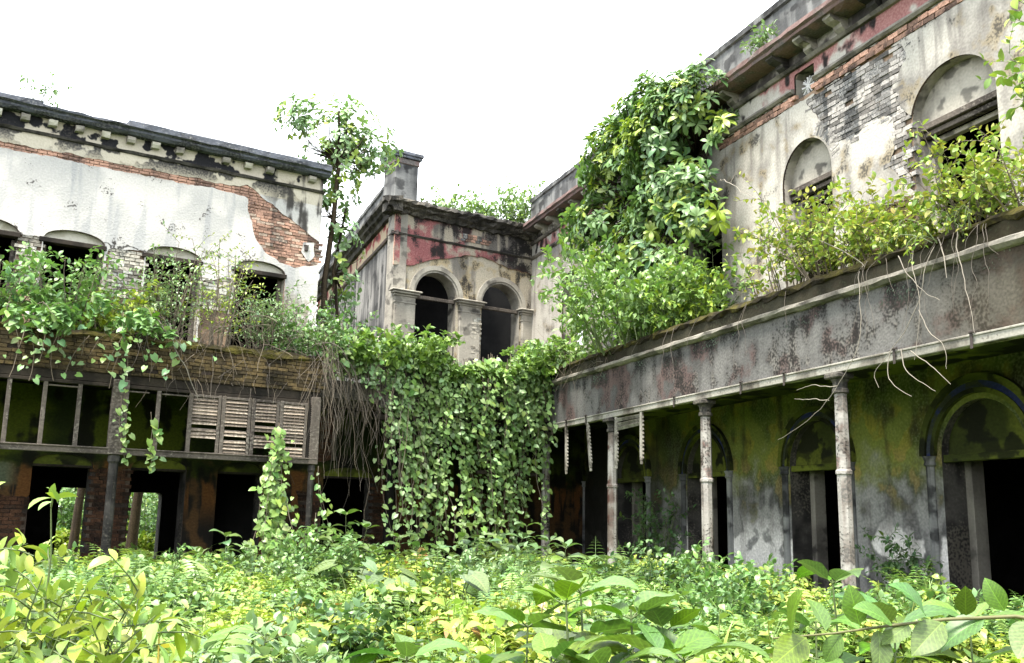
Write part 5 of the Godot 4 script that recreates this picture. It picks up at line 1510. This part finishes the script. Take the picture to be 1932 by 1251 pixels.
	tangle("dry stems heaped along the left balcony above the brick parapet", FL * Transform3D(Basis(), Vector3(0, 0, 0.05)), 210, 4.2, 9.3, 5.5, 6.2, 0.5, 1.5, 5, 1.6)
	tangle("curtain of dry roots hanging beside the last post of the left balcony", FL * Transform3D(Basis(), Vector3(0, 0, 0.15)), 60, 9.25, 9.55, 5.4, 6.0, 1.0, 3.4, 6)
	tangle("dry roots hanging over the dark doorway between balcony and vines", FL * Transform3D(Basis(), Vector3(0, 0, -0.85)), 180, 9.7, 11.9, 5.3, 6.3, 1.4, 4.6, 7)
	tangle("thin rootlets dangling over the louvred shutters", FL * Transform3D(Basis(), Vector3(0, 0, 0.1)), 60, 5.3, 9.1, 4.6, 5.3, 0.3, 1.3, 8)
	tangle("dry stems spilling over the far end of the right balcony", FR * Transform3D(Basis(), Vector3(0, 0, 0.1)), 110, -26.6, -22.0, 5.7, 6.3, 0.4, 1.3, 9, 1.6)
	bare_twigs("hanging_twigs", "long bare branch leaning on the first louvred shutter", "bare twigs on the left balcony", FL, [[Vector3(5.55, 5.9, 0.1), Vector3(5.75, 5.3, 0.12), Vector3(6.05, 4.8, 0.12), Vector3(6.35, 4.2, 0.08)], [Vector3(5.2, 6.2, 0.0), Vector3(5.5, 5.7, 0.1), Vector3(5.9, 5.45, 0.12)]], 0.018, M.pale_twig)
	# --- vines in the corner
	var vr := RandomNumberGenerator.new()
	vr.seed = 33
	var groups := [[11.5, 12.9, "left sheet of the heart leaved vine curtain", 5.5, 4.0], [12.7, 14.2, "middle sheet of the vine curtain under the first pavilion arch", 5.3, 4.0], [14.0, 15.4, "vine sheet hanging under the pavilion's middle pillar", 5.0, 3.0], [15.2, 16.35, "right sheet of the vine curtain beside the far pillar", 5.4, 4.0]]
	for q in groups:
		var t := thing("vine_curtain", q[2], "vine", Transform3D(FL.basis, FL * Vector3((q[0] + q[1]) * 0.5, 5.8, -0.85)), "sheets of the corner vine curtain")
		var strands := []
		for i in 30:
			var x: float = vr.randf_range(q[0], q[1]) - (q[0] + q[1]) * 0.5
			strands.append([Vector3(x, vr.randf_range(-0.3, 0.55), vr.randf_range(-0.35, 0.6)), vr.randf_range(0.8, 2.4), vr.randf_range(-0.25, 0.25), 0.8])
		for i in int(q[4]):
			var x: float = lerpf(q[0], q[1], (i + vr.randf_range(0.2, 0.8)) / q[4]) - (q[0] + q[1]) * 0.5
			for k in 3: strands.append([Vector3(x + vr.randf_range(-0.1, 0.1), vr.randf_range(-1.6, 0.0), vr.randf_range(-0.15, 0.2)), q[3] * vr.randf_range(0.55, 0.85), vr.randf_range(-0.08, 0.08), 0.75])
		creeper(t, hash(q[2]) % 9999, strands, 0.16, 0.055, [IVY[0], IVY[1], IVY[2], GREEN[1], PALE[2], PALE[0]], 260, Vector3(0, 0, 1), 0.10)
		# the crest of leaves along the terrace edge
	for q in [[11.2, 0.9, "rounded shoulder of vine leaves at the left end of the curtain"], [17.2, 1.5, "rounded shoulder of vine leaves over the end of the right fascia"], [12.1, 1.25, "bushy crest of vine leaves left of the first pavilion arch"], [13.6, 0.40, "bushy crest of vine leaves below the first pavilion arch"], [15.2, 0.65, "bushy crest of vine leaves below the second pavilion arch"], [16.7, 1.35, "bushy crest of vine leaves where terrace and right balcony meet"]]:
		shrub("vine_crest", q[2], "vine", "crests of the corner vine", FL * Vector3(q[0], 5.4, -1.1), {"h": q[1] + 0.25, "r": 1.1, "stems": 30, "twigs": 7, "per": 8, "L": 0.16, "mesh": leaf_mesh(1, 0.85, 0.18, 0.5, 4), "pal": [IVY[1], IVY[2], GREEN[1], LIME[1]], "alone": 60, "base": 0.75, "droop": 0.5})
	var spill := [[9.5, 10.7, "green vine spilling over the dry roots beside the shutters", 0.55], [10.6, 11.8, "green vine spilling over the terrace edge left of the vine curtain", 0.95], [16.3, 17.3, "leafy vine lobe hanging over the end of the right fascia", 1.5]]
	for q in spill:
		var t := thing("vine_spill", q[2], "vine", Transform3D(FL.basis, FL * Vector3((q[0] + q[1]) * 0.5, 5.8, -0.8)), "vines spilling over the terrace edge")
		var l := []
		for i in 26: l.append([Vector3(vr.randf_range(q[0], q[1]) - (q[0] + q[1]) * 0.5, vr.randf_range(-0.2, 0.9), vr.randf_range(-0.4, 0.3)), q[3] * vr.randf_range(0.3, 1.0), vr.randf_range(-0.3, 0.3), 0.8])
		creeper(t, hash(q[2]) % 9999, l, 0.15, 0.055, [IVY[0], IVY[1], GREEN[1], PALE[0]], 80, Vector3(0, 0, 1), 0.12)
	var ivy := thing("ivy_pillar", "column of ivy climbing in front of the dark doorway by the shutters", "vine", Transform3D(FL.basis, FL * Vector3(8.15, 0, 0.25)))
	var iv := []
	for i in 16: iv.append([Vector3(vr.randf_range(-0.07, 0.09) * (1.0 if i < 7 else 2.8) + 0.05, 3.85 - (0.7 if i < 7 else 2.6) * vr.randf() * (1.0 if i > 2 else 0.0), vr.randf_range(-0.1, 0.1)), vr.randf_range(2.8, 3.7) if i < 7 else 1.6, vr.randf_range(-0.05, 0.10), 1.1])
	creeper(ivy, 61, iv, 0.165, 0.06, IVY + [LIME[1], GREEN[1]], 200, Vector3(0, 0, 1), 0.085)
	var iv2 := thing("ivy_strand", "thin ivy strand on the last post of the left balcony", "vine", Transform3D(FL.basis, FL * Vector3(9.28, 0, 0.12)))
	creeper(iv2, 62, [[Vector3(0, 2.9, 0), 1.9, 0.0, 1.0], [Vector3(0.05, 2.4, 0.05), 1.8, 0.0, 1.0], [Vector3(-0.02, 1.8, 0.05), 1.3, 0.05, 1.0]], 0.16, 0.08, IVY, 60, Vector3(0, 0, 1), 0.06)
	var iv3 := thing("ivy_strand", "short leafy strand hanging before the open louvre frame", "vine", Transform3D(FL.basis, FL * Vector3(5.32, 0, 0.08)))
	creeper(iv3, 63, [[Vector3(0, 3.9, 0), 1.0, 0.0, 1.0], [Vector3(0.06, 3.6, 0.03), 0.8, 0.0, 1.0], [Vector3(-0.6, 4.5, 0.03), 1.0, 0.0, 1.0], [Vector3(-0.65, 4.2, 0.03), 1.2, 0.0, 1.0]], 0.16, 0.09, IVY + [LIME[1]], 40, Vector3(0, 0, 1), 0.07)
	# --- standing plants in the yard
	var mid := [[-3.4, -21.0, 1.55, 0.34, 4, "tall broad leaved herb in front of the dark doorway"], [-4.0, -20.6, 1.25, 0.32, 3, "broad leaved herb left of the tall one by the doorway"], [-0.85, -19.6, 1.35, 0.32, 4, "broad leaved herb at the foot of the vine curtain"], [-0.2, -20.0, 1.4, 0.34, 4, "second broad leaved herb at the foot of the vine curtain"], [0.35, -19.5, 1.4, 0.30, 5, "leafy herb left of the far pillar"], [-5.2, -18.6, 1.15, 0.30, 4, "broad leaved herb below the ivy pillar"], [1.5, -15.6, 0.95, 0.3, 3, "broad leaved herb in front of the second pillar"], [0.95, -16.5, 1.1, 0.3, 4, "broad leaved herb between the two far pillars"], [-3.0, -19.4, 1.1, 0.32, 4, "broad leaved herb among the weeds right of the doorway"], [-2.2, -20.5, 1.15, 0.3, 4, "broad leaved herb below the hanging roots"]]
	for i in mid.size():
		var q: Array = mid[i]
		for k in 3: big_leaf_plant("broad_leaved_herb", q[5] + ["", ", its shorter shoot", ", its leaning shoot"][k], "plant", "broad leaved herbs by the walls", Vector3(q[0] + [0.0, 0.28, -0.25][k], 0.1, q[1] + [0.0, 0.2, 0.15][k]), q[2] * [1.08, 0.9, 0.78][k], q[3] * 1.12, q[4] + 2, [PALE[2], GREEN[1], GREEN[3]], 300 + i * 3 + k, Vector3([0.0, 0.15, -0.2][k], 0, 0.05))
	elephant_ear("taro plant with veined leaves in the middle of the courtyard", Vector3(-1.8, 0.2, -16.0), 6, 0.75, 0.5, 401)
	elephant_ear("taro plant in front of the vine curtain", Vector3(-0.7, 0.2, -14.3), 5, 0.7, 0.45, 402)
	elephant_ear("taro plant left of the second pillar", Vector3(0.9, 0.2, -15.2), 6, 0.7, 0.45, 403)
	elephant_ear("small taro plant further left among the weeds", Vector3(-2.6, 0.2, -17.2), 4, 0.75, 0.42, 404)
	var mounds := [[-3.7, -19.8, 1.35, 0.8, 26, "leafy bush at the wall foot below the hanging dry roots", GREEN], [-0.4, -19.0, 1.2, 0.9, 26, "leafy bush at the foot of the vine curtain's right half", PALE], [-5.9, -19.6, 1.0, 0.7, 22, "leafy bush left of the ivy pillar", GREEN], [-7.6, -16.2, 1.0, 1.1, 26, "broad weed mound at the left before the first doorway", GREEN], [-4.6, -19.2, 1.0, 0.9, 26, "pale weed mound at the foot of the ivy pillar", PALE], [-1.4, -18.6, 0.95, 0.9, 24, "weed mound before the vine curtain", IVY], [0.6, -17.6, 0.95, 0.8, 22, "weed mound left of the second pillar", GREEN], [5.2, -12.0, 0.95, 0.8, 20, "weed mound before the nearest doorway", GREEN], [-4.0, -12.5, 0.8, 1.0, 24, "low spreading weed mound in the middle left", IVY], [1.9, -11.2, 0.8, 0.9, 22, "low spreading weed mound in the middle right", GREEN], [3.55, -16.2, 1.25, 0.75, 26, "leafy mound climbing the third pillar", GREEN], [3.0, -14.3, 0.95, 0.9, 20, "vine mound in front of the third pillar", GREEN], [-5.7, -17.2, 0.95, 1.0, 24, "rounded weed mound before the brown pier", PALE], [-6.6, -17.6, 0.9, 0.9, 18, "weed mound before the brick pier", GREEN], [2.3, -17.6, 1.2, 0.8, 18, "dark green shrub inside the veranda behind the second pillar", DEEP], [-1.5, -9.8, 0.85, 0.7, 20, "dark leaved low shrub in the middle foreground", DEEP], [-1.9, -7.6, 0.8, 0.6, 18, "pale leaved shrub in the left foreground", PALE], [4.6, -13.6, 0.85, 0.6, 14, "weeds before the white patched wall", GREEN], [0.1, -8.2, 0.85, 0.7, 16, "yellow leaved weed patch in the foreground", LIME]]
	for q in mounds:
		shrub("yard_shrub", q[5], "bush", "low shrubs in the courtyard", Vector3(q[0], 0.1, q[1]), {"h": q[2], "r": q[3], "stems": q[4], "twigs": 8, "per": 8, "L": 0.12, "mesh": ovate, "pal": q[6], "alone": 30, "droop": 0.3})
	shrub("veranda_shrub", "ferny dark shrub against the wall behind the nearest pillar", "bush", "", FR * Vector3(-14.6, 0.1, -2.0), {"h": 1.5, "r": 0.6, "stems": 12, "twigs": 8, "per": 8, "L": 0.13, "mesh": small, "pal": DEEP, "alone": 20})
	shrub("veranda_shrub", "dark shrub growing from the wall foot beside the second doorway", "bush", "", FR * Vector3(-23.6, 0.1, -1.9), {"h": 2.4, "r": 0.8, "stems": 12, "twigs": 7, "per": 8, "L": 0.16, "mesh": small, "pal": DEEP, "alone": 20})
	# --- foreground
	var fg := [[0.26, -3.95, 1.40, 0.26, 5, "tall broad leaved sapling in the centre foreground"], [0.50, -4.1, 1.36, 0.25, 5, "broad leaved sapling right of the centre one"], [0.06, -4.2, 1.28, 0.24, 4, "broad leaved sapling left of the centre one"], [0.40, -3.7, 1.18, 0.25, 5, "lower broad leaved sapling nearest the camera"], [0.66, -4.3, 1.26, 0.24, 4, "broad leaved sapling at the right of the foreground clump"], [0.16, -4.5, 1.2, 0.22, 4, "broad leaved sapling behind the foreground clump"], [0.34, -4.3, 1.44, 0.26, 6, "tallest of the broad leaved saplings in the centre foreground"], [0.58, -3.8, 1.24, 0.27, 5, "broad leaved sapling with drooping leaves in the foreground clump"], [0.14, -3.75, 1.2, 0.26, 5, "broad leaved sapling at the front left of the clump"], [0.74, -4.0, 1.18, 0.25, 4, "broad leaved sapling at the front right of the clump"], [-0.02, -4.0, 1.08, 0.25, 4, "low broad leaved sapling at the left rim of the clump"], [-0.48, -4.6, 1.10, 0.24, 4, "bright low sapling left of the foreground clump"], [-0.74, -4.5, 1.02, 0.22, 3, "small sapling further left in the foreground"], [-0.24, -4.3, 1.0, 0.22, 3, "small sapling between the two foreground clumps"], [1.36, -4.6, 1.28, 0.22, 5, "broad leaved sapling at the left of the right foreground clump"], [1.56, -4.7, 1.46, 0.22, 5, "tall thin sapling in the right foreground before the nearest pillar"], [1.75, -4.6, 1.3, 0.24, 4, "broad leaved sapling behind the long foreground branch"], [1.1, -4.2, 1.05, 0.22, 3, "low sapling under the tip of the long foreground branch"], [2.1, -4.6, 1.3, 0.24, 5, "broad leaved sapling at the right edge"]]
	for i in fg.size():
		var q: Array = fg[i]
		big_leaf_plant("broad_leaved_sapling", q[5], "sapling", "broad leaved saplings in the foreground", Vector3(q[0], 0.0, q[1]), q[2], q[3] * 1.15, q[4] + 1, FRESH, 500 + i, Vector3(0.03 * (i % 3 - 1), 0, 0.02))
	# the long arching branch with big leaves from the right
	var br := thing("arching_branch", "long arching branch with large holed leaves entering from the right", "branch", Transform3D(Basis(), Vector3(2.6, 0.0, -3.3)))
	var bp := PackedVector3Array([Vector3(0.6, 0.2, 0.1), Vector3(0.1, 1.05, 0.0), Vector3(-0.5, 1.36, -0.15), Vector3(-0.8, 1.40, -0.3), Vector3(-1.05, 1.385, -0.3), Vector3(-1.25, 1.36, -0.3), Vector3(-1.45, 1.33, -0.3), Vector3(-1.66, 1.31, -0.3)])
	var st := MB.new()
	st.tube(bp, PackedFloat32Array([0.012, 0.010, 0.008, 0.007, 0.006, 0.005, 0.004, 0.003]), 6)
	part("stem", st.mesh(), M.branch_stem, br)
	var bl := []
	for i in 19:
		var f := 1.3 + i * 0.30
		var k := mini(int(f), 6)
		var at := bp[k].lerp(bp[k + 1], f - k)
		var up := 1.0 if i % 2 == 0 else -0.6
		var dir := Vector3(-0.75 + 0.7 * vr.randf(), up * vr.randf_range(0.35, 1.0), vr.randf_range(-0.5, 0.5))
		bl.append([S(at + dir * 0.02, aim(dir, Vector3(vr.randf_range(-0.8, 0.8), 0.9, vr.randf_range(0.2, 1.2))), vr.randf_range(0.11, 0.21)), mixc(vr, FRESH)])
	put_leaves(br, bl, [leaf_mesh(0, 0.60, 0.14, 0.5, 9, 0.012), leaf_mesh(0, 0.52, 0.25, 0.9, 9, 0.03), leaf_mesh(0, 0.62, 0.06, 0.15, 9, 0.03)], 99, "leaf", M.vein)
	# the yellow green shrub at the left edge
	for q in [[-2.85, -5.5, 1.62, 0.6, "yellow green shrub at the left edge of the courtyard", 26], [-2.5, -5.3, 1.3, 0.55, "lower yellow green shrub beside the one at the left edge", 22], [-2.9, -5.0, 1.15, 0.5, "shrub with reddish tips low at the left edge", 18]]:
		shrub("edge_shrub", q[4], "bush", "shrubs at the left edge", Vector3(q[0], 0.1, q[1]), {"h": q[2], "r": q[3], "stems": q[5], "twigs": 7, "per": 6, "L": 0.13, "mesh": leaf_mesh(0, 0.44, 0.25, 0.7, 5), "pal": [LIME[0], LIME[1], LIME[2], GREEN[1]], "alone": 140, "droop": 0.3})
	# --- the garden seen through the doorways
	for q in [[6.5, -14.0, 0.14, "dark slim trunk seen through the first doorway"], [8.5, -14.5, 0.17, "leaning dark trunk seen through the second doorway"], [6.0, -21.0, 0.2, "pale trunk far behind the first doorway"]]:
		var g := thing("garden_tree", q[3], "tree", Transform3D(FL.basis, FL * Vector3(q[0], 0, q[1])), "trees in the garden behind the left wing")
		pane("trunk", g, func(b): b.tube(PackedVector3Array([Vector3(0, -0.2, 0), Vector3(0.08, 2, 0), Vector3(0.25, 4, 0), Vector3(0.3, 7, 0)]), PackedFloat32Array([q[2] * 1.3, q[2], q[2] * 0.9, q[2] * 0.5]), 8), M.bark)
		leafy_mass(g, 80 + int(q[0]), [[Vector3(0.3, 7, 0), Vector3(2.5, 2, 2.5), 60]], [Vector3(0.28, 6, 0)], 0.3, 5, broad, GREEN, 0)
	var far := [[8.4, -31.0, "light green tree far back in the garden beyond the first doorway"], [10.6, -34.0, "pale tree at the back of the garden between the two doorway views"], [13.2, -31.5, "yellow green tree far back in the garden beyond the second doorway"], [15.6, -35.0, "rounded green tree at the right end of the garden behind the left wing"]]
	for i in 4:
		var g := thing("background_tree", far[i][2], "tree", Transform3D(FL.basis, FL * Vector3(far[i][0], 0, far[i][1])), "trees at the back of the garden")
		pane("trunk", g, func(b): b.tube(PackedVector3Array([Vector3(0, -0.2, 0), Vector3(0.05, 2, 0), Vector3(0.1, 4, 0)]), PackedFloat32Array([0.25, 0.2, 0.15]), 8), M.bark)
		leafy_mass(g, 180 + i, [[Vector3(0, 3.6, 0), Vector3(2.2, 3.4, 2.0), 190]], [Vector3(0.08, 3.2, 0)], 0.5, 6, broad, [GREEN, PALE, LIME][i % 3], 0)
	var gb := [[6.3, -16.0, 1.3, LIME, "low bright bush at the foot of the trunk in the first doorway"], [7.5, -19.0, 3.2, GREEN, "tall green bush behind the trunk in the first doorway"], [8.9, -16.2, 1.2, LIME, "low bright bush on the ground in the second doorway"], [9.9, -17.5, 3.3, GREEN, "tall leafy bush at the right side of the second doorway"], [10.3, -21.5, 2.6, PALE, "pale bush far behind the leaning trunk in the second doorway"]]
	for q in gb:
		shrub("garden_bush", q[4], "bush", "bushes in the garden behind the left wing", FL * Vector3(q[0], 0, q[1]), {"h": q[2], "r": 1.1, "stems": 18, "twigs": 8, "per": 8, "L": 0.22, "mesh": ovate, "pal": q[3]})
	shrub("wall_weed", "wispy pale weed on the cornice step of the left wing", "weed", "weeds rooted in the walls", FL * Vector3(2.75, 11.45, -2.75), {"h": 0.8, "r": 0.5, "stems": 6, "twigs": 4, "per": 4, "L": 0.12, "mesh": small, "pal": PALE})
